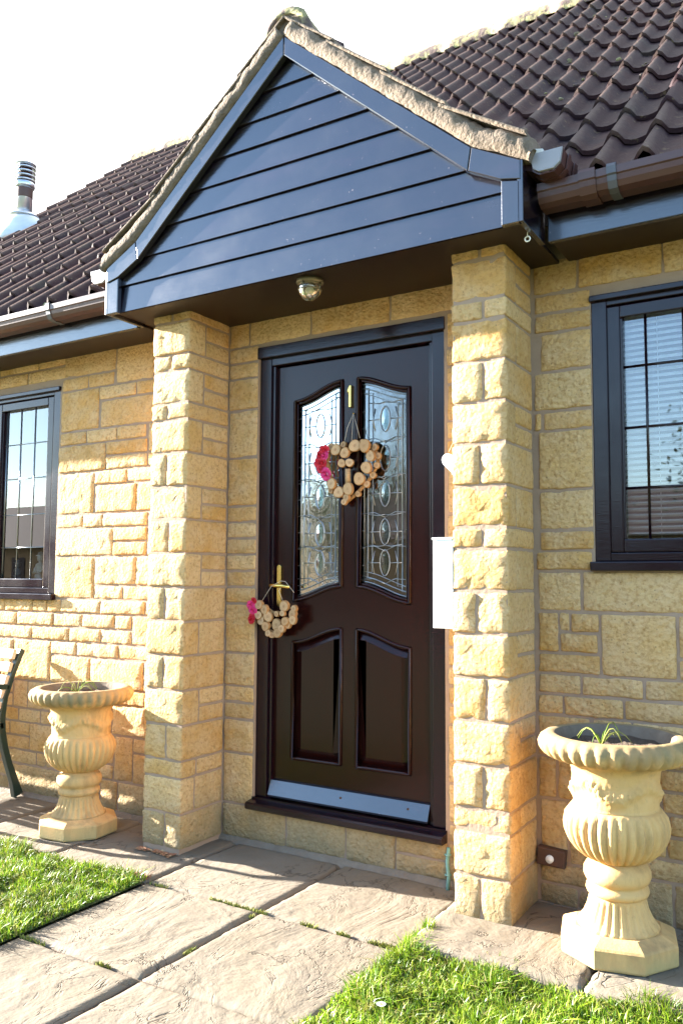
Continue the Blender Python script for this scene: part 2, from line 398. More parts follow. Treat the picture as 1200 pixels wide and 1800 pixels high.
# ------------------------------------------------------------------ ground, paving, lawn
Z0, DZ = .016, .0757
def zk(k): return min(Z0+DZ*k, 2.425)
ground = mesh('ground', [(-150, -150, -.03), (150, -150, -.03), (150, 60, -.03), (-150, 60, -.03)], [(0, 1, 2, 3)], 'lawn_soil'); tag(ground, kind='structure')
road = mesh('road', [(-90, -16, -.02), (90, -16, -.02), (90, -9.5, -.02), (-90, -9.5, -.02)], [(0, 1, 2, 3)], 'asphalt'); tag(road, kind='structure')
paving = box('paving', -4.2, 3.2, -.6, .02, -.05, -.012, 'soil', None, 0); tag(paving, kind='structure')
path = box('garden_path', -.56, .585, -5.5, -.602, -.05, -.0125, 'soil', None, 0); tag(path, kind='structure')
def slab(x0, x1, y0, y1, parent, seed, dz=0.0):
    n = max(4, int((x1-x0)/.016)); m = max(4, int((y1-y0)/.016)); V = []; F = []
    xs = np.linspace(x0, x1, n+1); ys = np.linspace(y0, y1, m+1)
    tiltx, tilty = random.uniform(-.004, .004), random.uniform(-.004, .004)
    for j, y in enumerate(ys):
        for i, x in enumerate(xs):
            a = nz(x*2.2+seed, y*1.3, seed)*1.6 + .6*nz(x*6+seed, y*4, 2.0)
            t = a*3; f = math.floor(t); fr = t-f; ter = (f + min(1, max(0, (fr-.42)/.16)))/3        # riven terraces
            e = min(x-x0, x1-x, y-y0, y1-y); ed = min(1, e/.012)
            z = .004*ter + .0022*nz(x*20, y*14, seed) + (x-(x0+x1)/2)*tiltx + (y-(y0+y1)/2)*tilty + dz
            z -= (1-ed)*(1-ed)*(.010+.006*nz(x*30, y*30, seed))
            jx = .003*nz(y*11, seed, 1) if i in (0, n) else 0; jy = .003*nz(x*11, seed, 2) if j in (0, m) else 0
            V.append((x+jx, y+jy, z))
    for j in range(m):
        for i in range(n):
            a = j*(n+1)+i; F.append((a, a+1, a+n+2, a+n+1))
    b0 = len(V); ring = [i for i in range(n+1)] + [j*(n+1)+n for j in range(1, m+1)] + [m*(n+1)+i for i in range(n-1, -1, -1)] + [j*(n+1) for j in range(m-1, 0, -1)]
    for q in ring: V.append((V[q][0], V[q][1], -.045))
    L = len(ring)
    for i in range(L): F.append((b0+i, b0+(i+1) % L, ring[(i+1) % L], ring[i]))
    return mesh('slab', V, F, 'riven_slab', parent, True)
G = .0035
xs_strip = [-3.48, -2.89, -2.30, -1.72, -1.14, -.555, 0.0, .575, 1.155, 1.74, 2.32, 2.9]
for i in range(len(xs_strip)-1): slab(xs_strip[i]+G, xs_strip[i+1]-G, -.582+G, -.004, paving, 3.7*i+1, .026 if xs_strip[i] > .5 else 0)
for r_ in range(7):
    y1 = -.582-.588*r_; y0 = y1-.588
    for c_ in range(2): slab((-.555, 0)[c_]+G, (0, .575)[c_]-G, y0+G, y1-G, path, 11.3*r_+5*c_+40)

def blades(name, pts, hts, w, mat, lean=.5, segs=2, kind='stuff', parent=None):
    n = len(pts); pts = np.asarray(pts, float); hts = np.asarray(hts, float)
    az = rng.uniform(0, 2*np.pi, n); ln = rng.uniform(.05, lean, n)*hts
    dx, dy = np.cos(az), np.sin(az); px, py = -dy, dx
    ww = rng.uniform(.6, 1.2, n)*w
    V = np.zeros((n, 5, 3))
    a2 = az+rng.normal(0, .9, n)
    px, py = -np.sin(a2), np.cos(a2)
    for q, (t, s) in enumerate(((0, 1), (0, -1), (.55, .75), (.55, -.75), (1, 0))):
        off = ln*t*t
        V[:, q, 0] = pts[:, 0]+dx*off+px*ww*s*.5; V[:, q, 1] = pts[:, 1]+dy*off+py*ww*s*.5
        V[:, q, 2] = pts[:, 2]+hts*t*(1-.25*(ln/hts)*t)
    base = (np.arange(n)*5)[:, None]
    quads = base+np.array([0, 1, 3, 2]); tris = base+np.array([2, 3, 4])
    me = bpy.data.meshes.new(name); me.vertices.add(n*5); me.vertices.foreach_set('co', V.reshape(-1))
    loops = np.concatenate([np.concatenate([quads, tris], 1).reshape(-1)]).astype(np.int32)
    me.loops.add(len(loops)); me.loops.foreach_set('vertex_index', loops)
    st = np.stack([np.arange(n)*7, np.arange(n)*7+4], 1).reshape(-1).astype(np.int32)
    me.polygons.add(2*n); me.polygons.foreach_set('loop_start', st)
    me.update(calc_edges=True); me.validate(); me.materials.append(MAT[mat])
    o = link(bpy.data.objects.new(name, me), parent)
    if parent is None: tag(o, kind=kind)
    return o
def lawn_points(n, x0, x1, y0, y1, ok):
    P = np.stack([rng.uniform(x0, x1, n), rng.uniform(y0, y1, n)], 1)
    keep = np.array([ok(a, b) for a, b in P]); P = P[keep]
    return np.concatenate([P, np.zeros((len(P), 1))+.0], 1)
def wob(t, s): return .018*nz(t*9, s, 0) + .022*nz(t*3, s, 4)
okL = lambda x, y: x < -.562+wob(y, 1) and y < -.578+wob(x, 2)
okR = lambda x, y: x > .565+wob(y, 3) and y < -.50+wob(x, 4)-.02
def lawn(name, bx, ok, n, seed, label):
    P = lawn_points(n, *bx, ok)
    clump = np.array([nz(a*6+seed, b*6, 1.0) + .6*nz(a*17, b*17+seed, 2.0) for a, b, _ in P])
    H = (.030+.026*np.clip(clump, -.8, 1))*rng.uniform(.45, 1.5, len(P))
    P = P[clump > -.75]; H = H[clump > -.75]
    o = blades(name, P, H, .0046, 'grass_blade', 1.5)
    return tag(o, label, 'grass', kind='stuff')
lawn('lawn_grass', (-2.6, -.53, -2.0, -.55), okL, 95000, 0, 'bright green lawn left of the garden path')
lawn('lawn_grass', (.53, 2.3, -2.0, -.46), okR, 85000, 5, 'shaggy green lawn in front of the right urn')
ls = mesh('lawn', [(-6, -5.5, -.006), (-.565, -5.5, -.006), (-.565, -.59, -.006), (-6, -.59, -.006), (.59, -5.5, -.006), (6, -5.5, -.006), (6, -.60, -.006), (.59, -.60, -.006)], [(0, 1, 2, 3), (4, 5, 6, 7)], 'lawn_soil'); tag(ls, kind='structure')

# ------------------------------------------------------------------ house
house = empty('house'); tag(house, 'golden stone bungalow with dark brown porch gable, front door and tiled roof', 'house')
DOORH = (-.484, .464, .165, 2.268); WL = (-3.02, -1.857, 1.066, 2.243); WR = (1.062, 2.30, 1.226, 2.243)
YM = .004                                   # mortar face of the front wall
def wallpiece(x0, x1, z0, z1, par): return box('mortar_bed', x0, x1, YM, .26, z0, z1, 'mortar', par, 0)
wall_l = empty('wall', parent=house); wall_d = empty('wall', parent=house); wall_r = empty('wall', parent=house)
XA, XB = -4.5, 3.2
def run(par, x0, x1, hole):
    hx0, hx1, hz0, hz1 = hole
    wallpiece(x0, hx0, -.05, 2.56, par); wallpiece(hx1, x1, -.05, 2.56, par)
    wallpiece(hx0, hx1, -.05, hz0, par); wallpiece(hx0, hx1, hz1, 2.56, par)
run(wall_l, XA, -.86, (WL[0], WL[1], WL[2]+.01, WL[3])); run(wall_d, -.86, .80, DOORH); run(wall_r, .80, XB, (WR[0], WR[1], WR[2]+.01, WR[3]))

STL = [(-2.39,-2.27,31,32),(-2.27,-2.05,31,32),(-2.04,-1.82,31,32),(-2.39,-2.14,30,31),(-2.13,-1.82,30,31),(-1.82,-1.43,30,32),(-1.84,-1.64,29,30),(-1.63,-1.44,29,30),(-1.42,-1.16,29,32),
(-1.84,-1.55,26,29),(-1.54,-1.28,28,29),(-1.27,-1.10,28,29),(-1.53,-1.10,26,28),(-1.84,-1.64,25,26),(-1.63,-1.41,25,26),(-1.40,-1.20,25,26),(-1.85,-1.49,23,25),(-1.48,-1.19,24,25),(-1.48,-1.19,23,24),
(-1.56,-1.33,22,23),(-1.32,-1.12,22,23),(-1.85,-1.57,20,23),(-1.55,-1.26,20,22),(-1.25,-1.08,20,22),(-1.85,-1.65,19,20),(-1.64,-1.50,19,20),(-1.49,-1.18,19,20),(-1.85,-1.42,17,19),(-1.41,-1.18,18,19),(-1.41,-1.18,17,18),
(-1.85,-1.55,14,17),(-1.54,-1.25,15,17),(-1.24,-1.08,15,17),(-1.54,-1.34,14,15),(-1.33,-1.10,14,15),(-2.46,-2.27,13,14),(-2.26,-2.03,13,14),(-2.02,-1.91,13,14),(-1.90,-1.80,13,14),(-1.79,-1.50,13,14),(-1.49,-1.18,13,14),
(-2.44,-2.16,12,13),(-2.15,-1.86,12,13),(-1.85,-1.63,12,13),(-1.62,-1.39,12,13),(-1.38,-1.27,12,13),(-1.26,-1.13,11,13),(-2.50,-2.03,11,12),(-2.02,-1.73,11,12),(-1.72,-1.49,11,12),(-1.48,-1.27,11,12),
(-2.43,-2.18,9,11),(-2.17,-1.87,8,11),(-1.86,-1.67,10,11),(-1.66,-1.36,10,11),(-1.35,-1.12,10,11),(-1.86,-1.56,8,10),(-1.55,-1.18,8,10),(-2.16,-2.05,6,8),(-2.04,-1.82,6,8),
(-2.23,-2.12,5,6),(-2.11,-1.94,5,6),(-1.93,-1.80,5,6),(-2.35,-2.19,4,5),(-2.18,-2.02,4,5),(-2.01,-1.79,3,5),(-2.39,-2.02,3,4),(-2.24,-1.96,2,3),(-1.95,-1.83,2,3),(-2.17,-1.74,0,2),
(-1.38,-1.15,7,8),(-1.38,-1.15,5,7),(-1.36,-1.24,2,5),(-1.23,-1.10,4,5),(-1.23,-1.10,2,4),(-1.45,-1.34,0,2),(-1.33,-1.10,0,2)]
STR = [(.845,1.01,30,32),(1.02,1.315,30,32),(1.325,1.62,30,32),(.85,1.057,29,30),(.85,1.057,28,29),(.87,1.057,26,28),(.845,1.057,24,26),(.88,1.057,23,24),(.86,1.057,20,23),(.86,1.057,18,20),(.86,1.055,17,18),(.845,1.05,16,17),
(.85,1.005,14,16),(1.018,1.42,14,16),(.85,.92,12,14),(.93,.962,13,14),(.972,1.068,13,14),(.932,1.062,12,13),(1.082,1.332,11,14),(1.345,1.50,12,14),(1.345,1.50,11,12),(.85,1.07,11,12),
(.85,.998,10,11),(1.01,1.218,10,11),(1.23,1.45,10,11),(.845,.932,9,10),(.944,1.148,9,10),(1.16,1.39,9,10),(.845,1.03,8,9),(.845,.905,5,7),(.917,.985,5,7),(.85,.94,2,5),(1.27,1.38,6,7),(1.28,1.40,5,6),(1.30,1.40,4,5),(1.20,1.282,3,4),(1.292,1.40,3,4),(1.2,1.39,2,3),(1.20,1.298,0,2),(1.31,1.45,0,2)]
STD = [(-.655,-.545,30,32),(-.535,-.195,30,32),(-.185,.21,30,32),(.22,.625,30,32)] + [(-.652,-.488,a,b) for a, b in
      ((29,30),(28,29),(26,28),(23,26),(20,23),(19,20),(18,19),(17,18),(16,17),(15,16),(14,15),(11,14),(9,11),(8,9),(7,8),(5,7),(2,5))] + \
      [(-.652,-.305,0,2),(-.297,.002,0,2),(.012,.238,0,2),(.248,.47,1,2),(.248,.47,0,1)]
def fill(occ_list, x0, x1, blocked, seed):
    """coursed random stones for the cells of the 75 mm course grid that the list leaves empty"""
    rs = random.Random(seed); N = int(round((x1-x0)/.01)); occ = np.zeros((N+1, 32), bool)
    def mark(a, b, k0, k1): occ[max(0, int(round((a-x0)/.01))):max(0, int(round((b-x0)/.01))), max(0, k0):k1] = True
    for a, b, k0, k1 in occ_list: mark(a-.006, b+.006, k0, k1)
    for a, b, za, zb in blocked:
        mark(a, b, int(math.floor((za-Z0)/DZ+.15)), int(math.ceil((zb-Z0)/DZ-.15)))
    out = []
    for k in range(32):
        i = 0
        while i < N:
            if occ[i, k]: i += 1; continue
            j = i
            while j < N and not occ[j, k]: j += 1
            ln = j-i
            if ln < 3: occ[i:j, k] = True; i = j; continue
            w = rs.choice((14, 18, 22, 26, 30, 36)); w = ln if ln-w < 10 else w
            if w > 40: w = w//2
            h = rs.choice((1, 1, 1, 2, 2, 3)); hh = 1
            while hh < h and k+hh < 32 and not occ[i:i+w, k+hh].any(): hh += 1
            out.append((x0+i*.01+.005, x0+(i+w)*.01-.005, k, k+hh)); occ[i:i+w, k:k+hh] = True; i += w
    return out
def lay(lst, par, y_in=.06):
    for a, b, k0, k1 in lst:
        stone(a-.001, b+.001, .0+random.uniform(-.003, .002), y_in, zk(k0)+.0055, zk(k1)-.0055, par)
def lay_stuff(name, lst, par):
    V = []; F = []
    for a, b, k0, k1 in lst:
        v, f = block_vf((a+b)/2, .03, (zk(k0)+zk(k1))/2, (b-a)/2, .03, (zk(k1)-zk(k0))/2-.0055, .01, .007, .002, random.uniform(0, 90), .03, len(V)); V += v; F += f
    return tag(mesh(name, V, F, 'golden_stone', par, True), kind='stuff')
lay(STL, wall_l); lay(STR, wall_r); lay(STD, wall_d)
fl = fill(STL, -2.5, -.865, [(WL[0], WL[1], WL[2], WL[3])], 1); lay(fl, wall_l)
fr = fill(STR, .84, 1.62, [(WR[0], WR[1], WR[2], WR[3])], 2); lay(fr, wall_r)
fd = fill(STD, .475, .625, [], 3); lay(fd, wall_d)
lay_stuff('stone', fill([], -4.4, -2.5, [(WL[0], WL[1], WL[2], WL[3])], 4), wall_l)
lay_stuff('stone', fill([], 1.62, 3.1, [(WR[0], WR[1], WR[2], WR[3])], 5), wall_r)

# pillars
def pillar(x0, x1, courses, seed):
    p = empty('pillar', parent=house); yf, yb = -.285, .0
    box('mortar_bed', x0+.0045, x1-.0045, yf+.003, yb+.03, -.03, 2.43, 'mortar', p, 0)
    rs = random.Random(seed)
    for k0, k1, typ, side in courses:
        z0, z1 = zk(k0)+.005, zk(k1)-.005
        if typ == 2:
            s = x0+(x1-x0)*rs.uniform(.40, .60)
            stone(x0-.002, s-.004, yf+rs.uniform(-.002, .002), yb-.006, z0, z1, p, .009, .003, .008)
            stone(s+.004, x1+.002, yf+rs.uniform(-.002, .002), yb-.006, z0, z1, p, .009, .003, .008)
        else:
            d = rs.uniform(.085, .11)
            stone(x0-.002, x1+.002, yf+rs.uniform(-.004, .004), yf+d, z0, z1, p, .009, .003, .008)
            if side == 1: stone(x0, x1, yf+d+.010, yb-.006, z0, z1, p, .003, .003, .009)
            else:
                zm = (z0+z1)/2
                stone(x0, x1, yf+d+.010, yb-.006, z0, zm-.005, p, .003, .003, .009); stone(x0, x1, yf+d+.010, yb-.006, zm+.005, z1, p, .003, .003, .009)
    return p
CR = [(31,32,2,1),(29,31,1,2),(28,29,2,1),(26,28,1,1),(24,26,2,1),(22,24,1,2),(20,22,2,1),(18,20,1,1),(17,18,2,1),(15,17,1,1),(13,15,2,1),(11,13,1,2),(9,11,2,1),(7,9,1,2),(5,7,2,1),(4,5,1,1),(2,4,1,1),(0,2,2,1)]
CL = [(31,32,2,1),(29,31,1,2),(28,29,2,1),(26,28,1,2),(25,26,2,1),(23,25,1,2),(21,23,2,1),(19,21,1,2),(17,19,2,1),(15,17,1,2),(13,15,2,1),(11,13,1,1),(9,11,2,1),(7,9,1,2),(5,7,2,1),(4,5,1,1),(2,4,1,1),(0,2,2,1)]
pillar(.628, .835, CR, 5); pillar(-.875, -.655, CL, 9)

# rooms behind the glass
rooms = empty('interior', parent=house)
for a, b in ((-3.4, -1.3), (-.9, .8), (.95, 3.0)):
    box('back_wall', a, b, 3.2, 3.3, 0, 2.5, 'room_wall', rooms, 0); box('side_wall', a-.05, a, .262, 3.3, 0, 2.5, 'room_wall', rooms, 0)
    box('side_wall', b, b+.05, .262, 3.3, 0, 2.5, 'room_wall', rooms, 0); box('floor', a-.05, b+.05, .262, 3.3, -.02, 0, 'room_wall', rooms, 0)
    box('ceiling', a-.05, b+.05, .262, 3.3, 2.5, 2.55, 'room_wall', rooms, 0)

# ------------------------------------------------------------------ windows
def window(hole, gx, gz, casement, leaded):
    x0, x1, z0, z1 = hole; w = empty('window', parent=house)
    box('sill', x0-.012, x1+.012, -.028, .10, z0, z0+.034, 'frame_paint', w, .004)
    zb = z0+.036
    fw = .055
    box('frame', x0, x0+fw, .006, .09, zb, z1, 'frame_paint', w); box('frame', x1-fw, x1, .006, .09, zb, z1, 'frame_paint', w)
    box('frame', x0+fw, x1-fw, .008, .09, z1-.035, z1, 'frame_paint', w); box('frame', x0+fw, x1-fw, .008, .09, zb, zb+.03, 'frame_paint', w)
    box('drip_moulding', x0-.004, x1+.004, -.012, .02, z1-.016, z1+.006, 'frame_paint', w, .003)
    for a, b in casement:
        c = box('casement', a, a+.05, .018, .075, zb+.032, z1-.037, 'frame_paint', w, .005)
        box('casement', b-.05, b, .018, .075, zb+.032, z1-.037, 'frame_paint', w, .005)
        box('casement', a+.05, b-.05, .0185, .075, z1-.085, z1-.037, 'frame_paint', w, .005)
        box('casement', a+.05, b-.05, .0185, .075, zb+.032, zb+.08, 'frame_paint', w, .005)
        ga, gb, gc, gd = a+.05, b-.05, zb+.08, z1-.085
        box('bead', ga-.004, ga+.008, .026, .05, gc, gd, 'frame_paint', w, .003); box('bead', gb-.008, gb+.004, .026, .05, gc, gd, 'frame_paint', w, .003)
        mesh('pane', [(ga, .046, gc), (gb, .046, gc), (gb, .046, gd), (ga, .046, gd)], [(0, 1, 2, 3)], 'window_glass', w)
        bars = []
        rr = .0030 if leaded else .0048
        for t in gx:
            if ga+.02 < t < gb-.02: bars.append(([(t, .044, gc), (t, .044, gd)], rr, False))
        for t in gz: bars.append(([(ga, .044, t), (gb, .044, t)], rr, False))
        tubes('glazing_bar', bars, 'lead_came' if leaded else 'frame_paint', w, 6)
    return w
window(WL, [-1.99-.123*i for i in range(1, 8)], [1.959, 1.757, 1.547, 1.359], [(-2.43, -1.925), (-2.96, -2.44)], True)
window(WR, [1.247+.13*i for i in range(8)], [1.977, 1.750, 1.528], [(1.112, 1.66), (1.67, 2.24)], False)

# ------------------------------------------------------------------ front door
door = empty('front_door', parent=house)
XC = -.010
def scurve(xa, za, xb, zb, n=14): return [(xa+(xb-xa)*i/n, za+(zb-za)*(.5-.5*math.cos(math.pi*i/n))*1.0) for i in range(n+1)]
def opening(s, zlow_out, zlow_in, ztop_out, ztop_in, xo, xi):
    """s=-1 left, +1 right; outer edge at distance xo from the centre line, inner at xi"""
    a, b = XC+s*xo, XC+s*xi
    top = scurve(a, ztop_out, b, ztop_in); bot = scurve(b, zlow_in, a, zlow_out)
    return top+bot
GL = [opening(s, 1.087, 1.154, 2.011, 2.081, .300, .034) for s in (-1, 1)]
PN = [opening(s, .388, .388, .912, .980, .300, .034) for s in (-1, 1)]
LX0, LX1, LZ0, LZ1 = -.415, .395, .216, 2.176
plate('leaf', [[(LX0, LZ0), (LX1, LZ0), (LX1, LZ1), (LX0, LZ1)]]+GL+PN, .050, .094, 'door_wood', door, .0015)
def inset(pts, d):
    n = len(pts); out = []
    area = sum(pts[i][0]*pts[(i+1) % n][1]-pts[(i+1) % n][0]*pts[i][1] for i in range(n)); sg = 1 if area > 0 else -1
    for i in range(n):
        p0, p1, p2 = Vector(pts[i-1]), Vector(pts[i]), Vector(pts[(i+1) % n])
        e1, e2 = (p1-p0), (p2-p1)
        if e1.length < 1e-7 or e2.length < 1e-7: e1 = e2 = (p2-p0)
        n1 = Vector((-e1.y, e1.x)).normalized()*sg; n2 = Vector((-e2.y, e2.x)).normalized()*sg
        m = (n1+n2); m = m.normalized() if m.length > 1e-6 else n1
        k = d/max(.5, m.dot(n1)); out.append((p1.x+m.x*k, p1.y+m.y*k))
    return out
for o in GL+PN:
    tube('moulding', [(x, .049, z) for x, z in inset(o, .006)], .0085, 'door_wood', door, True, 8)
for o in GL: tube('glazing_bead', [(x, .054, z) for x, z in inset(o, .018)], .0055, 'door_wood', door, True, 6)
for o in PN:
    plate('raised_panel', [inset(o, .004)], .072, .09, 'door_wood', door)
    a = inset(o, .012); b = inset(o, .048); n = len(a)
    V = [(x, .0715, z) for x, z in a]+[(x, .056, z) for x, z in b]
    F = [(i, n+i, n+(i+1) % n, (i+1) % n) for i in range(n)]
    V += [(x, .056, z) for x, z in inset(o, .0485)]; F.append(tuple(range(2*n, 3*n)))
    mesh('raised_panel', V, F, 'door_wood', door)
for gi, o in enumerate(GL):
    q = inset(o, .006)
    pane = mesh('pane', [(x, .068, z) for x, z in q], [tuple(range(len(q)))], 'door_glass', door)
    s = (-1, 1)[gi]; xm = XC+s*.167
    T = []
    for d, r_ in ((.030, .0028), (.050, .0028), (.072, .0020)): T.append(([(x, .066, z) for x, z in inset(o, d)], r_, True))
    def ell(z, a, b, n=20): return [(xm+a*math.copysign(abs(math.sin(2*math.pi*i/n))**1.15, math.sin(2*math.pi*i/n)), .065, z+b*math.cos(2*math.pi*i/n)) for i in range(n)]
    for z in (1.885, 1.715, 1.56, 1.395, 1.262):
        T.append((ell(z, .024, .056), .0022, True))
        for t in (-1, 1):
            T.append(([(xm+t*.026, .065, z), (xm+t*.085, .065, z)], .0022, False))
            T.append(([(xm, .065, z+.075), (xm+t*.03, .065, z+.070), (xm+t*.085, .065, z+.078)], .0020, False))
            T.append(([(xm+t*.05, .065, z-.05), (xm+t*.062, .065, z), (xm+t*.05, .065, z+.05)], .0018, False))
    for z in (1.80, 1.64, 1.475, 1.33, 1.19):
        for t in (-1, 1):
            T.append(([(xm+t*.12, .065, z), (xm+t*.05, .065, z+.004), (xm, .065, z-.018)], .0020, False))
    for i in range(10):
        z = 1.25+.075*i
        T.append(([(xm-.118, .065, z), (xm-.10, .065, z+.002)], .0018, False)); T.append(([(xm+.10, .065, z), (xm+.118, .065, z+.002)], .0018, False))
    tubes('lead_work', T, 'lead_came', door, 5)
    for z in (1.885, 1.715, 1.56, 1.395, 1.262):
        V = [(x, .0655, zz) for x, _, zz in ell(z, .017, .046)]; V.append((xm, .0635, z)); n = len(V)-1
        mesh('bevelled_glass', V, [(i, (i+1) % n, n) for i in range(n)], 'bevel_glass', door)
# frame
fr = empty('door_frame', parent=house)
box('jamb', DOORH[0], LX0-.006, .018, .12, .212, DOORH[3], 'frame_paint', fr); box('jamb', LX1+.006, DOORH[1], .018, .12, .212, DOORH[3], 'frame_paint', fr)
box('head', LX0-.006, LX1+.006, .020, .12, LZ1+.006, DOORH[3], 'frame_paint', fr)
box('head_moulding', DOORH[0]-.003, DOORH[1]+.003, -.004, .03, 2.218, DOORH[3]+.004, 'frame_paint', fr, .004)
box('stop', LX0-.0055, LX0+.010, .030, .0495, .214, LZ1+.004, 'frame_paint', fr, .002); box('stop', LX1-.010, LX1+.0055, .030, .0495, .214, LZ1+.004, 'frame_paint', fr, .002)
# sill with a sloping top and a nosing
V = []; prof = [(.12, .165), (-.042, .165), (-.050, .172), (-.050, .190), (-.042, .197), (.0, .203), (.0, .211), (.12, .2115)]
for x in (DOORH[0]-.004, DOORH[1]+.006): V += [(x, y, z) for y, z in prof]
n = len(prof); mesh('sill', V, [(i, (i+1) % n, n+(i+1) % n, n+i) for i in range(n)]+[tuple(range(n))[::-1], tuple(range(n, 2*n))], 'frame_paint', fr)
# weather board along the bottom of the leaf
V = []; prof = [(.049, .222), (.006, .222), (.004, .230), (.030, .290), (.049, .293)]
for x in (LX0+.012, LX1-.012): V += [(x, y, z) for y, z in prof]
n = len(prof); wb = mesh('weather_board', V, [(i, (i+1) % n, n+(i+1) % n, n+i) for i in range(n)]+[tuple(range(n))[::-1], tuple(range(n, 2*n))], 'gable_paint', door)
for x in (-.03, .29): tube('screw', [(x, .016, .262), (x, .0205, .264)], .005, 'rust_brown', door, n=8)
# handle and number
hp = [(-.391+.0105*math.cos(t)+.0105, 1.243+.0105*math.sin(t)) for t in np.linspace(0, math.pi, 9)]+[(-.380-.0105+.0105*math.cos(t), 1.085+.0105*math.sin(t)) for t in np.linspace(math.pi, 2*math.pi, 9)]
hp = [(-.3805+.0115*math.cos(t), 1.243+.0115*math.sin(t)) for t in np.linspace(0, math.pi, 9)]+[(-.3805+.0115*math.cos(t), 1.075+.0115*math.sin(t)) for t in np.linspace(math.pi, 2*math.pi, 9)]
plate('handle_plate', [hp], .040, .0495, 'brass', door, .002)
tube('handle', [(-.3805, .042, 1.160), (-.3805, .006, 1.160)], .0085, 'brass', door, n=12)
tube('handle', [(-.400, .002, 1.160), (-.375, .000, 1.160), (-.33, .000, 1.158), (-.296, .004, 1.154)], [.0085, .0095, .009, .008], 'brass', door, n=12)
num = [(-.019, 2.026), (-.0085, 2.046), (.000, 2.046), (.000, 1.948), (-.0125, 1.948), (-.0125, 2.018), (-.019, 2.012)]
plate('number_one', [[(x+.001, z) for x, z in num]], .036, .0495, 'brass', door, .0015)

# ------------------------------------------------------------------ porch gable
gab = empty('porch_gable', parent=house); GX = -.015
def mir(pts, s): return [(GX+s*(x-GX), z) for x, z in pts]
def xr(z):          # half width of the boarded face at height z (under the bargeboards)
    if z > 2.645: return max(.0, (3.335-z)/(3.335-2.645)*.785)
    return .785+(2.645-z)/(2.645-2.56)*.165 if z > 2.56 else .955
zl = [2.388, 2.511, 2.622, 2.738, 2.855, 2.967, 3.078, 3.188, 3.33]
for i in range(8):
    a, b = zl[i]+.002, zl[i+1]+.012
    if i == 7: b = zl[8]-.002
    zs = [a]+[z for z in (2.56, 2.645) if a < z < b]+[b]
    pts = [(GX-xr(z), z) for z in zs]+[(GX+max(xr(z), .002), z) for z in reversed(zs)]
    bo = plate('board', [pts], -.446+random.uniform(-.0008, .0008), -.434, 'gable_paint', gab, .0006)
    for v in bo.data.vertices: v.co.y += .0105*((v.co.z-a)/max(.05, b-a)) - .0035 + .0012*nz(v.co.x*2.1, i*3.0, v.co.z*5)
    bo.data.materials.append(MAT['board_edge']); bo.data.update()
    for p in bo.data.polygons:
        if p.normal.z < -.6: p.material_index = 1
plate('backing', [[(GX-.94, 2.40), (GX+.94, 2.40), (GX+.94, 2.56), (GX+.76, 2.64), (GX, 3.32), (GX-.76, 2.64), (GX-.94, 2.56)]], -.4285, -.41, 'soffit_paint', gab)
for s in (-1, 1):
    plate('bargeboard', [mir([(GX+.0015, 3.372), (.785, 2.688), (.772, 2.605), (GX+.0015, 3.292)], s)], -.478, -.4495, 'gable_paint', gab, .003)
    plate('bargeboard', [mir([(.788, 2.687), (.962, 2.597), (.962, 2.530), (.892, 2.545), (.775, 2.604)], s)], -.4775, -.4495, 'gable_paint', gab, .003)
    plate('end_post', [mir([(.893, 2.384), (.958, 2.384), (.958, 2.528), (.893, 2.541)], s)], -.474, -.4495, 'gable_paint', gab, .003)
    x = GX+s*.965
    xa, xb = sorted((x, GX+s*.985))
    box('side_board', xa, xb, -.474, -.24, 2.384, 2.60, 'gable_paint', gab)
box('soffit', GX-.962, GX+.962, -.4285, .002, 2.399, 2.412, 'soffit_paint', gab, 0)

# porch roof: two tiled slopes running back into the main roof
PT = math.radians(42.0); TY0, TZ0 = -.335, 2.545       # main roof pitch and eaves line
def main_z(y): return TZ0+(y-TY0)*math.tan(PT)
proof = empty('porch_roof', parent=house)
def tile_vf(w, length, A=.046, t=.026, rolls=2, n=8):
    V = []; F = []; m = rolls*n+1
    def h(x):
        p = (x/(w/rolls)) % 1.0
        return A*math.sin(math.pi*p/.52)**1.3 if p < .52 else -.006*math.sin(math.pi*(p-.52)/.48)
    xs = [w*i/(m-1)-.5*.26*w/rolls for i in range(m)]
    hs = [h(max(0, min(w-1e-6, w*i/(m-1)))) for i in range(m)]
    for (v, up_) in ((-.004, t-.016), (0.0, t), (.012, t-.0005), (length, .004)):
        V += [(xs[i], v, hs[i]+up_) for i in range(m)]
    for r_ in range(3):
        for i in range(m-1): F.append((r_*m+i, r_*m+i+1, (r_+1)*m+i+1, (r_+1)*m+i))
    for e in (0, m-1):
        V += [(V[e][0], -.004, -.002), (V[3*m+e][0], length, -.004)]
        k = len(V)-2; F.append((e, m+e, 2*m+e, 3*m+e, k+1, k))
    return V, F
PR = [(GX+.0, 3.405), (GX+.785, 2.725), (GX+1.005, 2.612)]    # top surface line of the right slope, front to back
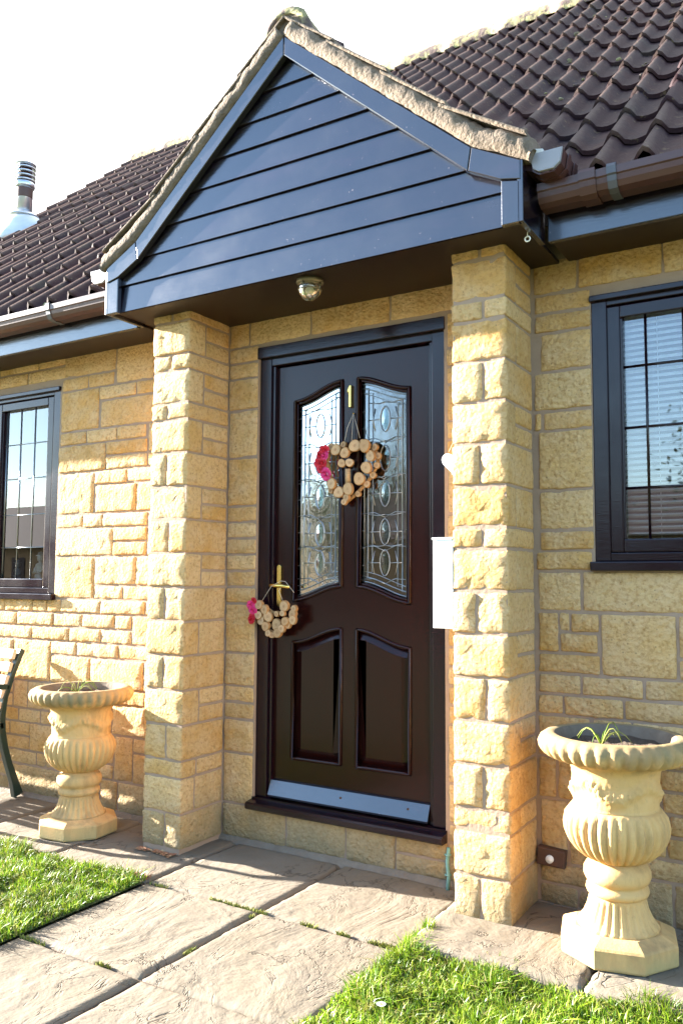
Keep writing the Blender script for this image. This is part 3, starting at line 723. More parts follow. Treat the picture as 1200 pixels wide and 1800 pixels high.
for s in (-1, 1):
    pts = [(GX+s*(x-GX), z) for x, z in PR]
    V = []
    for y in (-.44, 1.2):
        V += [(x, y, z) for x, z in pts]+[(x, y, z-.05) for x, z in pts]
    mesh('roof_deck', V, [(0, 1, 7, 6), (1, 2, 8, 7), (3, 9, 10, 4), (4, 10, 11, 5), (2, 5, 11, 8), (0, 3, 4, 1), (1, 4, 5, 2)], 'roof_tile_far', proof)
    # tile courses on the slope, seen only edge on: each course is a row of rolls
    sl_v = []; sl_f = []
    L1 = math.hypot(.785, .68); ang = math.atan2(.68, .785)
    for c_ in range(4):
        d = (L1-.03)*(c_+.0)/4
        for y in range(6):
            v, f = tile_vf(.30, .30); o0 = len(sl_v)
            y0 = -.43+.26*y
            for a, b, c in v:
                dd = L1-.02-(d+b); X = GX+s*(dd*math.cos(ang)); Zz = 3.412-dd*math.sin(ang)
                sl_v.append((X+s*c*math.sin(ang), y0+a, Zz+c*math.cos(ang)))
            sl_f += [tuple(q+o0 for q in ff) for ff in f]
    tag(mesh('tile_course', sl_v, sl_f, 'roof_tile_far', proof, True), kind='stuff')
    # mortared verge, a rough bed between bargeboard and tile edge
    V = []; F = []; path_ = []
    P3 = [(.992, 2.588), (.965, 2.600), (.787, 2.692), (GX, 3.374)]
    for (xa, za), (xb, zb) in zip(P3, P3[1:]):
        n = max(2, int(math.hypot(xb-xa, zb-za)/.016))
        path_ += [(xa+(xb-xa)*i/n, za+(zb-za)*i/n, math.atan2(zb-za, xb-xa)) for i in range(n)]
    path_.append((GX, 3.374, math.atan2(.682, -.8)))
    prf = [(-.452, -.004), (-.482, .002), (-.490, .028), (-.486, .055), (-.470, .074), (-.44, .082), (-.36, .082), (-.36, -.004)]
    for x, z, an in path_:
        nxn, nzn = math.sin(an)*1, -math.cos(an)*1
        if nzn < 0: nxn, nzn = -nxn, -nzn
        thin = .55 if x > .97 else 1
        for y, d in prf:
            q = .006*nz(x*18, y*22, z*18+s*7)+.004*nz(x*70+s, d*110, z*70)
            V.append((GX+s*(x+nxn*(d*thin+q)-GX), y-q*.8, z+nzn*(d*thin+q)))
    m = len(prf)
    for i in range(len(path_)-1):
        for k in range(m): F.append((i*m+k, i*m+(k+1) % m, (i+1)*m+(k+1) % m, (i+1)*m+k))
    F += [tuple(range(m)), tuple(range((len(path_)-1)*m, len(path_)*m))]
    mesh('verge_mortar', V, F, 'verge_mortar', proof, True)
    # thin dark verge tiles lying on the mortar
    nt_ = 4
    for i in range(nt_):
        a0, a1 = i/nt_, (i+1)/nt_+.03
        xa, za = GX+(.95)*(1-a0), 0
        def on(t):
            d = t*(math.hypot(.785, .68)+.19); 
            if d < .19: u = d/.19; return (.985+(.787-.985)*u, 2.600+.105+(2.692-2.600)*u-.02)
            u = (d-.19)/math.hypot(.785, .68); return (.787+(GX-.787)*u, 2.692+.105+(.682)*u)
        (xa, za), (xb, zb) = on(a0), on(min(1, a1))
        t = .014
        lift0, lift1 = .010, -.012
        pts = [(xa, za+lift0-.02), (xb, zb+lift1-.02), (xb, zb+lift1+t-.02), (xa, za+lift0+t-.02)]
        plate('verge_tile', [mir(pts, s)], -.486+random.uniform(-.006, .006), -.20, 'verge_mortar', proof, .004)
# porch ridge: half-round tiles
def ridge_tile(y0, length, r, z, par, matname='ridge_tile', axis='Y', x=GX, nm='ridge_tile'):
    V = []; F = []; n = 12; m = 6
    for j in range(m+1):
        for ring, rr in ((0, r), (1, r-.02)):
            for i in range(n+1):
                th = math.pi*(-.08+1.16*i/n); q = rr+(.006*nz(i*.8, j*1.1, y0*5+x) if ring == 0 else 0) + (.010 if j == 0 and ring == 0 else 0)
                a, b, c = q*math.cos(th), length*j/m, q*math.sin(th)
                V.append((x+a, y0+b, z+c) if axis == 'Y' else (x+b, y0+a, z+c))
    S = 2*(n+1)
    for j in range(m):
        for i in range(n):
            F.append((j*S+i, j*S+i+1, (j+1)*S+i+1, (j+1)*S+i)); F.append((j*S+n+1+i, (j+1)*S+n+1+i, (j+1)*S+n+2+i, j*S+n+2+i))
    for j in (0, m):
        for i in range(n): F.append((j*S+i, j*S+n+1+i, j*S+n+2+i, j*S+i+1))
    return mesh(nm, V, F, matname, par, True)
for i in range(4): ridge_tile(-.47+.36*i, .37, .105, 3.385, proof)
V = [(GX+.085*math.cos(t), -.462+.006*nz(t*3, 1, 0), 3.39+.085*math.sin(t)) for t in np.linspace(0, math.pi, 10)]
mesh('ridge_mortar', V, [tuple(range(len(V)))], 'verge_mortar', proof)

# ------------------------------------------------------------------ main roof
roof = empty('roof', parent=house)
RX0, RX1, RYR = -4.42, 3.4, 2.98
GA = .30; TW = .30
ncourse = int((RYR-TY0)/math.cos(PT)/GA)+1
dk = .035
mesh('roof_deck', [(RX0+.02, TY0+.05, TZ0-dk+.05*math.tan(PT)), (RX1, TY0+.05, TZ0-dk+.05*math.tan(PT)), (RX1, RYR, main_z(RYR)-dk), (RX0+.02, RYR, main_z(RYR)-dk), (RX0+.02, RYR+3.3, TZ0), (RX1, RYR+3.3, TZ0)], [(0, 1, 2, 3), (3, 2, 5, 4)], 'roof_tile_far', roof)
V, F = tile_vf(TW, GA+.035)
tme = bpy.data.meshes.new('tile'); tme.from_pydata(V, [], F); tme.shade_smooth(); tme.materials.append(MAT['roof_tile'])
for p in tme.polygons:
    if p.index < 32 or p.index >= 48: p.use_smooth = False
tm = Matrix.Rotation(PT, 4, 'X')
cells = []
iw = camo.matrix_world.inverted(); FX = 1466.4
def px(p):
    q = iw @ Vector(p); return (600+FX*q.x/-q.z, 900-FX*q.y/-q.z, -q.z)
for c_ in range(ncourse):
    for k in range(int((RX1-RX0)/TW)):
        x = RX0+.04+k*TW; loc = (x, TY0+c_*GA*math.cos(PT), TZ0+c_*GA*math.sin(PT)-.012)
        u, v, d = px((x+.15, loc[1]+.1, loc[2]+.1))
        vis = -40 < u < 1240 and -40 < v
        ax, az = x+.15, loc[2]
        under = abs(ax-GX) < .93 and loc[1] < .85 and main_z(loc[1]+.3) < 3.37-abs(ax-GX)*.868
        if under: continue
        # behind the gable face as seen from the camera
        hid = (v > 60+(503-u)*1.25 if u < 503 else v > 30+(u-503)*.62) and 200 < u < 930 and v < 480
        cells.append((0 if (vis and not hid) else 1, d, loc))
cells.sort(key=lambda q: (q[0], q[1]))
sv = []; sf = []
for i, (h_, d, loc) in enumerate(cells):
    jit = Matrix.Rotation(random.uniform(-.006, .006), 4, 'Z') @ Matrix.Rotation(random.uniform(-.008, .008), 4, 'X')
    mw = Matrix.Translation(Vector(loc)+Vector((random.uniform(-.003, .003), 0, random.uniform(-.002, .004)))) @ tm @ jit
    if i < 300 and h_ == 0:
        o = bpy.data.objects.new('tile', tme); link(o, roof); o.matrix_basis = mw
    else:
        o0 = len(sv); sv += [mw @ Vector(p) for p in V]; sf += [tuple(q+o0 for q in f) for f in F]
tag(mesh('tile_field', sv, sf, 'roof_tile_far', roof, True), kind='stuff')
nr = int((RX1-RX0)/.45)
for i in range(nr): ridge_tile(RYR+.02, .455, .115, main_z(RYR)-.01+random.uniform(-.006, .006), roof, axis='X', x=RX0+.45*i)
# moss tufts caught between the rolls
MV = []; MF = []
for i in range(520):
    c_ = random.randrange(0, ncourse); x = random.uniform(RX0, 2.2); y = TY0+c_*GA*math.cos(PT)+random.uniform(0, .1)
    if abs(x-GX) < 1.1 and y < .5: continue
    z = main_z(y)+.016; r_ = random.uniform(.006, .02); o0 = len(MV)
    bm = bmesh.new(); bmesh.ops.create_icosphere(bm, subdivisions=1, radius=r_)
    for v in bm.verts: v.co *= random.uniform(.7, 1.25)
    MV += [(v.co.x+x, v.co.y+y, v.co.z*.7+z) for v in bm.verts]; MF += [tuple(v.index+o0 for v in f.verts) for f in bm.faces]; bm.free()
tag(mesh('roof_moss', MV, MF, 'ridge_tile', roof, True), kind='stuff')

# eaves: fascia, soffit, gutter
def eaves(xa, xb):
    e = empty('eaves', parent=house)
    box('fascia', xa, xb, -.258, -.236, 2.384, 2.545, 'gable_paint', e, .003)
    box('soffit', xa, xb, -.2355, .003, 2.400, 2.412, 'soffit_paint', e, 0)
    prof = [(-.262, 2.548), (-.264, 2.492), (-.280, 2.478), (-.330, 2.478), (-.352, 2.486), (-.362, 2.502), (-.366, 2.520), (-.372, 2.524), (-.374, 2.546), (-.368, 2.549), (-.366, 2.543)]
    extrude_x('gutter', prof, xa, xb, 'gutter_plastic', e)
    return e
eL = eaves(-4.5, GX-1.0); eR = eaves(GX+1.0, 3.3)
def strap(x, par, w=.028, mat='gutter_plastic', grow=.004):
    g = grow
    prof = [(-.260, 2.552), (-.262-0, 2.490), (-.279, 2.478-g), (-.331, 2.478-g), (-.354, 2.486-g), (-.362-g, 2.502), (-.366-g, 2.520), (-.372-g, 2.524), (-.374-g, 2.546), (-.372-g, 2.554), (-.36, 2.552)]
    return extrude_x('gutter_bracket', prof, x-w/2, x+w/2, mat, par)
for x in (-1.52, -2.35, -3.2): strap(x, eL, .03, 'strap_plastic')
strap(1.235, eR, .03, 'strap_plastic'); strap(1.155, eR, .055, 'gutter_plastic', .006); strap(2.1, eR, .03, 'strap_plastic')
# stub gutters of the porch, end caps towards the viewer
for s, par in ((-1, eL), (1, eR)):
    xo = GX+s*1.000; prof = [(0, 2.618), (.012, 2.566), (.032, 2.552), (.082, 2.552), (.104, 2.570), (.112, 2.618)]
    pts = [(xo+s*a, b) for a, b in prof]
    plate('gutter_end_cap', [pts], -.452, -.440, 'grey_plastic', par, .002)
    V = []; F = []; n = len(prof)
    for y in (-.4395, -.27): V += [(xo+s*a*.97, y, b-.002) for a, b in prof]
    F = [(i, i+1, n+i+1, n+i) for i in range(n-1)]
    g = mesh('gutter', V, F, 'gutter_plastic', par); md = g.modifiers.new('solid', 'SOLIDIFY'); md.thickness = .004
    for k, (ya, yb) in enumerate(((-.40, -.375), (-.33, -.30))):
        V = []
        for y in (ya, yb): V += [(xo+s*(a*1.06-.003), y, b-.004) for a, b in prof]
        g = mesh('gutter_joint', V, F, 'gutter_plastic', par); md = g.modifiers.new('solid', 'SOLIDIFY'); md.thickness = .005
    plate('verge_cap', [[(GX+s*.985, 2.604), (GX+s*1.045, 2.616), (GX+s*1.045, 2.630), (GX+s*.985, 2.642)]], -.45, -.34, 'cement', par, .004)

# flue on the left of the roof
fb = Vector((-4.22, 1.50, main_z(1.50)+.02)); flue = empty('flue', fb, 0, house)
lathe('flashing', [(.27, -.10), (.25, -.02), (.20, .03), (.155, .085), (.105, .115)], 'lead_flashing', flue, 28, lambda i, t, r, z: .012*math.sin(3*t+i))
for p in (flue.children[-1],): p.rotation_euler = (.35, 0, 0)
lathe('storm_collar', [(.140, .100), (.137, .112), (.095, .140), (.072, .142)], 'steel', flue, 28)
lathe('pipe', [(.068, .10), (.068, .36), (.074, .38)], 'steel', flue, 28)
lathe('dark_sleeve', [(.0695, .28), (.0705, .285), (.0705, .36), (.0695, .37)], 'rust_brown', flue, 28)
lathe('terminal', [(.082, .375), (.086, .385), (.086, .415), (.078, .422)], 'steel', flue, 28)
for i in range(4): lathe('louvre', [(.060, .434+.038*i), (.088, .427+.038*i), (.090, .439+.038*i), (.064, .452+.038*i)], 'steel', flue, 28)
lathe('louvre_core', [(.056, .415), (.056, .58)], 'rust_brown', flue, 20)
lathe('cap', [(.092, .577), (.094, .585), (.05, .604), (.01, .608)], 'steel', flue, 28)

# ------------------------------------------------------------------ things on and around the porch
lamp = empty('bulkhead_light', (.03, -.34, 2.399)); tag(lamp, 'round glass bulkhead light under the porch ceiling', 'light')
lathe('base', [(.055, -.001), (.056, -.014), (.050, -.020)], 'lamp_metal', lamp, 28)
lathe('globe', [(.046, -.018), (.049, -.035), (.043, -.058), (.028, -.074), (.008, -.080)], 'lamp_glass', lamp, 28)
for a in (0, math.pi/2):
    tube('guard_wire', [(.051*math.cos(a)*math.cos(t), .051*math.sin(a)*math.cos(t), -.018-.066*math.sin(t)) for t in np.linspace(0, math.pi, 14)], .0028, 'lamp_metal', lamp)
tube('guard_ring', [(.0475*math.cos(t), .0475*math.sin(t), -.044) for t in np.linspace(0, 2*math.pi, 24)[:-1]], .0026, 'lamp_metal', lamp, True)
lathe('bulb', [(.012, -.018), (.014, -.035), (.022, -.048), (.015, -.062), (.004, -.066)], 'figurine_white', lamp, 16)

hk = empty('screw_hook', (.945, -.36, 2.399)); tag(hk, 'small white screw hook under the porch eaves corner', 'hook')
tube('shank', [(0, 0, .004), (0, 0, -.022)], .0017, 'white_plastic', hk)
tube('eye', [(.009*math.cos(t), 0, -.031+.009*math.sin(t)) for t in np.linspace(0, 2*math.pi, 16)[:-1]], .0028, 'white_plastic', hk, True)

# white box and white heart on the inner face of the right pillar
wbx = empty('letter_box', (.592, -.225, 1.015)); tag(wbx, 'plain white wall box fixed to the right pillar beside the door', 'box')
box('body', -.045, .035, -.06, .05, 0, .322, 'white_plastic', wbx, .004); box('lid', -.048, .036, -.064, .052, .3225, .331, 'white_plastic', wbx, .003)
hp2 = []
for i in range(36):
    t = 2*math.pi*i/36; hp2.append((.0029*16*math.sin(t)**3, .0029*(13*math.cos(t)-5*math.cos(2*t)-2*math.cos(3*t)-math.cos(4*t))))
hw = empty('heart_plaque', (.617, -.25, 1.625)); tag(hw, 'white heart-shaped plaque hung on the right pillar', 'plaque')
plate('heart', [hp2], -.009, .009, 'white_plastic', hw, .006, 3)
tube('hanger', [(-.02, 0, .04), (.003, .0, .085), (.02, 0, .04)], .0012, 'string', hw)

# ------------------------------------------------------------------ wreaths
def slice_obj(par, x, z, r, y, seed, depth=.016, stretch=1.0):
    n = 18; V = []; rs = random.Random(seed)
    ph = rs.uniform(0, 6)
    def rad(t): return r*(1+.05*math.sin(2*t+ph)+.04*math.sin(3*t+ph*2))
    rings = [(-depth/2, .88), (-depth/2+.0015, 1.0), (depth/2, 1.0)]
    V = [(0, -depth/2-.0005, 0)]
    for yy, sc in rings:
        for k in range(n): t = 2*math.pi*k/n; V.append((rad(t)*sc*math.cos(t)*stretch, yy, rad(t)*sc*math.sin(t)))
    F = [(0, 1+(k+1) % n, 1+k) for k in range(n)]
    for a in range(2):
        for k in range(n): F.append((1+a*n+k, 1+a*n+(k+1) % n, 1+(a+1)*n+(k+1) % n, 1+(a+1)*n+k))
    F.append(tuple(1+2*n+k for k in range(n)))
    o = mesh('log_slice', V, F, 'log_slice', par, False)
    o.data.materials.append(MAT['slice_bark'])
    for p in o.data.polygons:
        if p.index >= n: p.material_index = 1
    o.location = (x, y, z); o.rotation_euler = (rs.uniform(-.16, .16), rs.uniform(0, 6), rs.uniform(-.16, .16)); return o
def rose(par, x, z, y, r, mat, seed):
    rs = random.Random(seed); V = []; F = []
    for ring, (rr, hh, n) in enumerate(((.28, .55, 3), (.5, .5, 4), (.75, .40, 5), (1.0, .25, 6))):
        for k in range(n):
            a0 = 2*math.pi*(k+.37*ring)/n+rs.uniform(-.15, .15); wd_ = math.pi*1.5/n; o0 = len(V)
            for j in range(4):
                v = j/3
                for i in range(5):
                    u = i/4-.5; a = a0+u*2*wd_*(1-.45*(abs(u)*2)**2*v)
                    q = r*rr*(.45+.55*v)*(1+.25*v*v*(ring > 1)); h = r*(hh*v*1.3-.25*v*v*ring*.35)*(1-.25*(2*u)**2)
                    V.append((q*math.cos(a), -h-.002*ring*0, q*math.sin(a)))
            for j in range(3):
                for i in range(4): F.append((o0+j*5+i, o0+j*5+i+1, o0+(j+1)*5+i+1, o0+(j+1)*5+i))
    o0 = len(V); V += [(.42*r*math.cos(2*math.pi*k/8), -.12*r, .42*r*math.sin(2*math.pi*k/8)) for k in range(8)]; F.append(tuple(range(o0, o0+8)))
    o0 = len(V); V += [(.24*r*math.cos(2*math.pi*k/6), -.5*r, .24*r*math.sin(2*math.pi*k/6)) for k in range(6)]; F.append(tuple(range(o0, o0+6)))
    o = mesh('rose', V, F, mat, par, True); o.location = (x, y, z); o.rotation_euler = (rs.uniform(-.3, .3), 0, rs.uniform(-.3, .3)); return o
# pixel-free layout: positions in metres relative to each wreath's base point
w1 = empty('heart_wreath', (-.020, .028, 1.513)); tag(w1, 'heart wreath of log slices with red roses hung on the door glass', 'wreath', 'heart wreaths on the front door')
def c1(x, y): return ((x-562)*.000362, (1710-y)*.000329)
S1 = [(445,960,75,0),(585,1015,70,-1),(710,930,80,0),(860,945,84,-1),(930,1080,74,0),(885,1235,78,-1),(775,1372,80,0),(635,1500,80,-1),(490,1535,76,0),(400,1420,70,-1),(528,1150,56,0),(640,1150,56,0),(600,1610,50,0),(568,1668,44,0),
      (350,905,62,2),(965,965,62,2),(1010,1085,58,2),(990,1205,58,2),(940,1330,58,2),(855,1445,58,2),(735,1565,52,2),(525,890,55,2),(790,880,50,2),(320,1335,58,2),(350,1500,52,2),(290,1020,60,2),(275,1160,62,2)]
for i, (x, y, r_, l_) in enumerate(S1):
    q = c1(x, y); slice_obj(w1, q[0], q[1], r_*(.00034 if l_ < 2 else .00026), -.010+.008*l_, i+3, .013)
q0, q1 = c1(610, 1430), c1(608, 1230); tube('twig', [(q0[0], -.006, q0[1]), (q1[0], -.007, q1[1])], .0125, 'log_slice', w1, n=10)
tube('twig_frame', [(c1(*p)[0], .014, c1(*p)[1]) for p in ((585, 1000), (440, 930), (320, 960), (280, 1100), (340, 1330), (460, 1530), (570, 1660), (740, 1520), (890, 1360), (985, 1200), (985, 1050), (880, 930), (730, 920))], .009, 'slice_bark', w1, True, 6)
for i, (x, y, r_, m_) in enumerate(((285, 955, .020, 'rose_red'), (225, 1025, .019, 'rose_red'), (285, 1030, .019, 'rose_pink'), (205, 1120, .020, 'rose_red'), (270, 1125, .018, 'rose_red'), (245, 1200, .019, 'rose_red'), (310, 1280, .025, 'rose_pink'))):
    q = c1(x, y); rose(w1, q[0], q[1], -.016, r_, m_, i)
A_, B_, C_, D_ = c1(650, 480), c1(765, 830), c1(545, 860), c1(640, 900)
tube('hanging_string', [(C_[0], 0, C_[1]), ((A_[0]+C_[0])/2-.008, .006, (A_[1]+C_[1])/2), (A_[0], .012, A_[1]), ((A_[0]+B_[0])/2, .006, (A_[1]+B_[1])/2), (B_[0], 0, B_[1])], .0015, 'string', w1)
tube('hanging_string', [(A_[0], .012, A_[1]), (D_[0], .002, D_[1])], .0012, 'string', w1)
tube('nail', [(A_[0], .024, A_[1]), (A_[0], .008, A_[1]+.002)], .003, 'brass', w1, n=8)

w2 = empty('heart_wreath', (-.362, -.012, .936)); tag(w2, 'smaller heart wreath of log slices with pink roses hanging from the brass handle', 'wreath', 'heart wreaths on the front door')
def c2(x, y): return (-.508+(x-170)*.00037+.362, 1.180-(y-320)*.000292-.936)
S2 = [(430,760,.022),(480,865,.024),(605,820,.014),(700,812,.014),(715,700,.025),(842,730,.015),(590,985,.026),(735,930,.020),(835,905,.020),(440,1015,.022),(470,1118,.016),(610,1110,.022),(365,930,.022),(345,690,.022),(330,850,.020),(820,820,.020),(690,1040,.018),(760,985,.016),(520,1150,.014)]
for i, (x, y, r_) in enumerate(S2):
    a, b = c2(x, y); slice_obj(w2, a, b, r_, random.uniform(-.010, .006), 50+i, .016)
for i, (x, y, r_, m_) in enumerate(((275, 628, .014, 'rose_red'), (232, 700, .019, 'rose_pink'), (262, 775, .019, 'rose_pink'), (245, 905, .021, 'rose_red'))):
    a, b = c2(x, y); rose(w2, a, b, -.016, r_, m_, 20+i)
tube('twig_frame', [(*(lambda q: (q[0], .012, q[1]))(c2(*p)),) for p in ((330, 700), (300, 850), (450, 1080), (600, 1120), (850, 900), (860, 750), (720, 720), (600, 850), (450, 760))], .006, 'slice_bark', w2, True)
a = [c2(*p) for p in ((365, 640), (505, 400), (640, 318), (720, 325), (850, 490), (690, 640), (620, 500))]
tube('hanging_string', [(a[0][0], -.002, a[0][1]), (a[1][0], .0, a[1][1]), (a[2][0], .003, a[2][1]), (a[3][0], -.003, a[3][1]), (a[4][0], -.004, a[4][1])], .0012, 'string', w2)
tube('hanging_string', [(a[5][0], -.002, a[5][1]), (a[6][0], .0, a[6][1]+.01), (a[2][0], .003, a[2][1]-.03)], .0012, 'string', w2)

# ------------------------------------------------------------------ urns
def urn(loc, rz, label, weeds):
    u = empty('garden_urn', loc, rz); tag(u, label, 'urn', 'cast stone urns either side of the porch')
    # octagonal plinth with a chamfered top
    ap = .172; V = []; lv = [(ap/math.cos(math.pi/8)*.985, 0), (ap/math.cos(math.pi/8), .006), (ap/math.cos(math.pi/8), .056), (ap/math.cos(math.pi/8)*.97, .062), (.128/math.cos(math.pi/8), .080)]
    for r_, z in lv: V += [(r_*math.cos(math.pi/8+k*math.pi/4), r_*math.sin(math.pi/8+k*math.pi/4), z) for k in range(8)]
    F = [(i*8+k, i*8+(k+1) % 8, (i+1)*8+(k+1) % 8, (i+1)*8+k) for i in range(len(lv)-1) for k in range(8)]+[tuple(range(8))[::-1], tuple(range(32, 40))]
    mesh('plinth', V, F, 'cast_stone', u)
    fl_ = lambda n, amp, lo, hi: (lambda i, t, r, z: amp*(abs(math.sin(n*t/2))-.6)*(1 if lo < z < hi else 0))
    lathe('foot', [(.127, .079), (.118, .088), (.104, .105), (.092, .132), (.086, .156), (.083, .166), (.085, .172)], 'cast_stone', u, 144, fl_(28, .008, .082, .166))
    lathe('collar', [(.082, .171), (.093, .177), (.097, .187), (.095, .197), (.086, .203), (.085, .210), (.096, .216), (.103, .232), (.102, .250), (.094, .264), (.082, .272), (.078, .280)], 'cast_stone', u, 64)
    lathe('bowl', [(.078, .279), (.100, .290), (.126, .310), (.146, .336), (.157, .365), (.160, .390), (.155, .415), (.144, .436), (.136, .446)], 'cast_stone', u, 192, fl_(32, .012, .284, .436))
    def relief(i, t, r, z):
        if not .452 < z < .555: return 0
        w = (z-.452)/.103; sw = .5+.5*math.cos(4*t); lo = .62-.38*sw           # hanging swags of fruit and leaves
        d = abs(w-lo-.12)/.26
        return .017*max(0, 1-d)*(.55+1.1*abs(nz(math.cos(t)*11, math.sin(t)*11, z*75)))+.003*max(0, nz(t*9, z*60, 3))
    lathe('neck', [(.136, .445)]+[(.131+.006*((k/15)**2), .450+.108*k/15) for k in range(16)]+[(.143, .572), (.155, .584), (.176, .592)], 'cast_stone', u, 224, relief)
    lathe('rim', [(.174, .591), (.198, .595), (.218, .606), (.231, .622), (.236, .641), (.231, .657), (.218, .667), (.200, .671), (.188, .668)], 'cast_stone', u, 240,
          lambda i, t, r, z: (.016*(abs(math.sin(17*t))**.8-.55)*(1, 1, 1, 1, .8, .4, .1)[min(6, i)] if 0 < i < 7 else 0), cap=False)
    lathe('inner_wall', [(.189, .6685), (.180, .660), (.172, .635), (.166, .590)], 'urn_inside', u, 64, lambda i, t, r, z: .002*nz(t*6, z*50, 1), cap=False)
    V = [(0, 0, .632)]; F = []
    for j in range(1, 7):
        for k in range(24):
            t = 2*math.pi*k/24; r_ = .176*j/6; V.append((r_*math.cos(t), r_*math.sin(t), .632+.012*nz(r_*30*math.cos(t), r_*30*math.sin(t), loc[0])))
    F = [(0, 1+k, 1+(k+1) % 24) for k in range(24)]+[(1+(j-1)*24+k, 1+j*24+k, 1+j*24+(k+1) % 24, 1+(j-1)*24+(k+1) % 24) for j in range(1, 6) for k in range(24)]
    mesh('soil', V, F, 'soil', u, True)
    return u
urn((-1.30, -.275, .002), .12, 'pale fluted stone urn left of the porch near the bench', 1)
urn((1.188, -.285, .031), R(14), 'fluted stone urn right of the porch at the edge of the right lawn', 2)
def weed(loc, label, seed):
    rs = random.Random(seed); w = empty('dry_weed', loc); tag(w, label, 'weed')
    for i in range(9):
        a = rs.uniform(0, 6.28); l = rs.uniform(.05, .12); h = rs.uniform(.03, .075)
        pts = [(l*t*math.cos(a), l*t*math.sin(a), h*math.sin(math.pi*t*.92)) for t in (0, .2, .4, .6, .8, 1)]
        tube('stem', pts, [.0022, .002, .0018, .0016, .0013, .0008], 'grass_blade' if i % 2 else 'moss', w, n=5)
weed((-1.32, -.29, .636), 'thin yellowed weed growing in the left urn', 3)
weed((1.16, -.34, .668), 'thin yellowed weed growing in the right urn', 8)

# ------------------------------------------------------------------ bench at the left
bench = empty('garden_bench', (-2.05, 0, 0)); tag(bench, 'garden bench with dark green iron ends and pale slats against the wall', 'bench')
def bench_end(x):
    back = [(-.045, .795), (-.062, .760), (-.105, .66), (-.145, .545), (-.160, .45), (-.155, .37), (-.135, .28), (-.105, .19), (-.065, .09), (-.040, .012)]
    e = empty('end_frame', (x, 0, 0), 0, bench)
    def strip(name, pts, w, t=.036):
        V = []; F = []
        for i, (y, z) in enumerate(pts):
            a = pts[max(0, i-1)]; b = pts[min(len(pts)-1, i+1)]; dy, dz = b[0]-a[0], b[1]-a[1]; l = math.hypot(dy, dz); ny, nz_ = -dz/l, dy/l
            ww = w if not hasattr(w, '__len__') else w[i]
            for sx in (-t/2, t/2): V += [(sx, y+ny*ww, z+nz_*ww), (sx, y-ny*ww, z-nz_*ww)]
        for i in range(len(pts)-1):
            p, q = i*4, (i+1)*4; F += [(p, q, q+1, p+1), (p+2, p+3, q+3, q+2), (p, p+2, q+2, q), (p+1, q+1, q+3, p+3)]
        F += [(0, 1, 3, 2), (len(V)-4, len(V)-2, len(V)-1, len(V)-3)]
        o = mesh(name, V, F, 'bench_iron', e); md = o.modifiers.new('bev', 'BEVEL'); md.width = .004; md.segments = 2; return o
    strip('back_leg', back, [.016, .015, .014, .015, .018, .018, .017, .017, .020, .028])
    strip('seat_rail', [(-.150, .40), (-.30, .395), (-.45, .405), (-.58, .415)], .018)
    strip('front_leg', [(-.58, .415), (-.605, .34), (-.585, .22), (-.57, .12), (-.60, .012)], [.018, .018, .016, .016, .024])
    strip('arm', [(-.125, .60), (-.25, .615), (-.42, .62), (-.55, .60), (-.605, .555), (-.585, .50), (-.56, .42)], .014)
    for q in ((-.30, .50), (-.42, .51)):
        tube('scroll', [(0, q[0]+.05*math.cos(t), q[1]+.05*math.sin(t)) for t in np.linspace(0, 6.28, 16)[:-1]], .009, 'bench_iron', e, True)
bench_end(0.0); bench_end(-1.22)
for i in range(5):
    z = .50+.068*i; y = -.172+.105*((z-.45)/.35)
    sl_ = box('back_slat', -1.235, .012, -.011, .011, -.026, .026, 'bench_slat', bench, .004); sl_.location = (0, y-.022, z); sl_.rotation_euler = (-.30, 0, 0)
for i in range(6): box('seat_slat', -1.235, .012, -.245-.068*i, -.190-.068*i, .417, .437, 'bench_slat', bench, .004)
tube('stretcher', [(0, -.32, .20), (-1.22, -.32, .20)], .010, 'bench_iron', bench)

# ------------------------------------------------------------------ small fittings
br = empty('pipe_bracket', (.892, -.004, .193)); tag(br, 'small brown wall bracket with a pale plug low beside the right pillar', 'bracket')
plate('body', [[(-.052, -.03), (.05, -.034), (.056, .028), (-.045, .035)]], -.035, .0, 'rust_brown', br, .006, 2)
tube('plug', [(0, -.030, -.004), (0, -.044, -.004)], .014, 'white_plastic', br, n=16)
cp = empty('copper_pipe', (.486, -.03, 0)); tag(cp, 'short verdigris copper pipe on the wall beside the foot of the right pillar', 'pipe')
tube('pipe', [(.0, 0, -.01), (.004, 0, .05), (-.004, .006, .10), (.0, .012, .155)], .0075, 'copper_green', cp, n=10)
for z in (.055, .13): tube('clip', [(.011*math.cos(t), .011*math.sin(t)+.004, z) for t in np.linspace(0, 6.28, 14)[:-1]], .003, 'copper_green', cp, True)

# venetian blind inside the right window
bl = empty('venetian_blind', (1.12, .096, 1.262)); tag(bl, 'pale venetian blind with horizontal slats inside the right window', 'blind')
V = []; n = 5
for x in (0, 1.10): V += [(x, .024*(k/n-.5)*1.0, .010*math.sin(math.pi*k/n)-.014*(k/n-.5)) for k in range(n+1)]
sme = bpy.data.meshes.new('slat'); sme.from_pydata(V, [], [(k, k+1, n+2+k, n+1+k) for k in range(n)]); sme.shade_smooth(); sme.materials.append(MAT['blind_slat'])
for i in range(43):
    o = bpy.data.objects.new('slat', sme); link(o, bl); o.location = (0, 0, .03+.0225*i)
    o.rotation_euler = (1.05 if i > 11 else .35, 0, 0)
box('bottom_rail', 0, 1.10, -.012, .012, .0, .018, 'white_plastic', bl, .003)
for x in (.16, .94): tube('cord', [(x, -.014, 0), (x, -.014, .98)], .0012, 'white_plastic', bl)

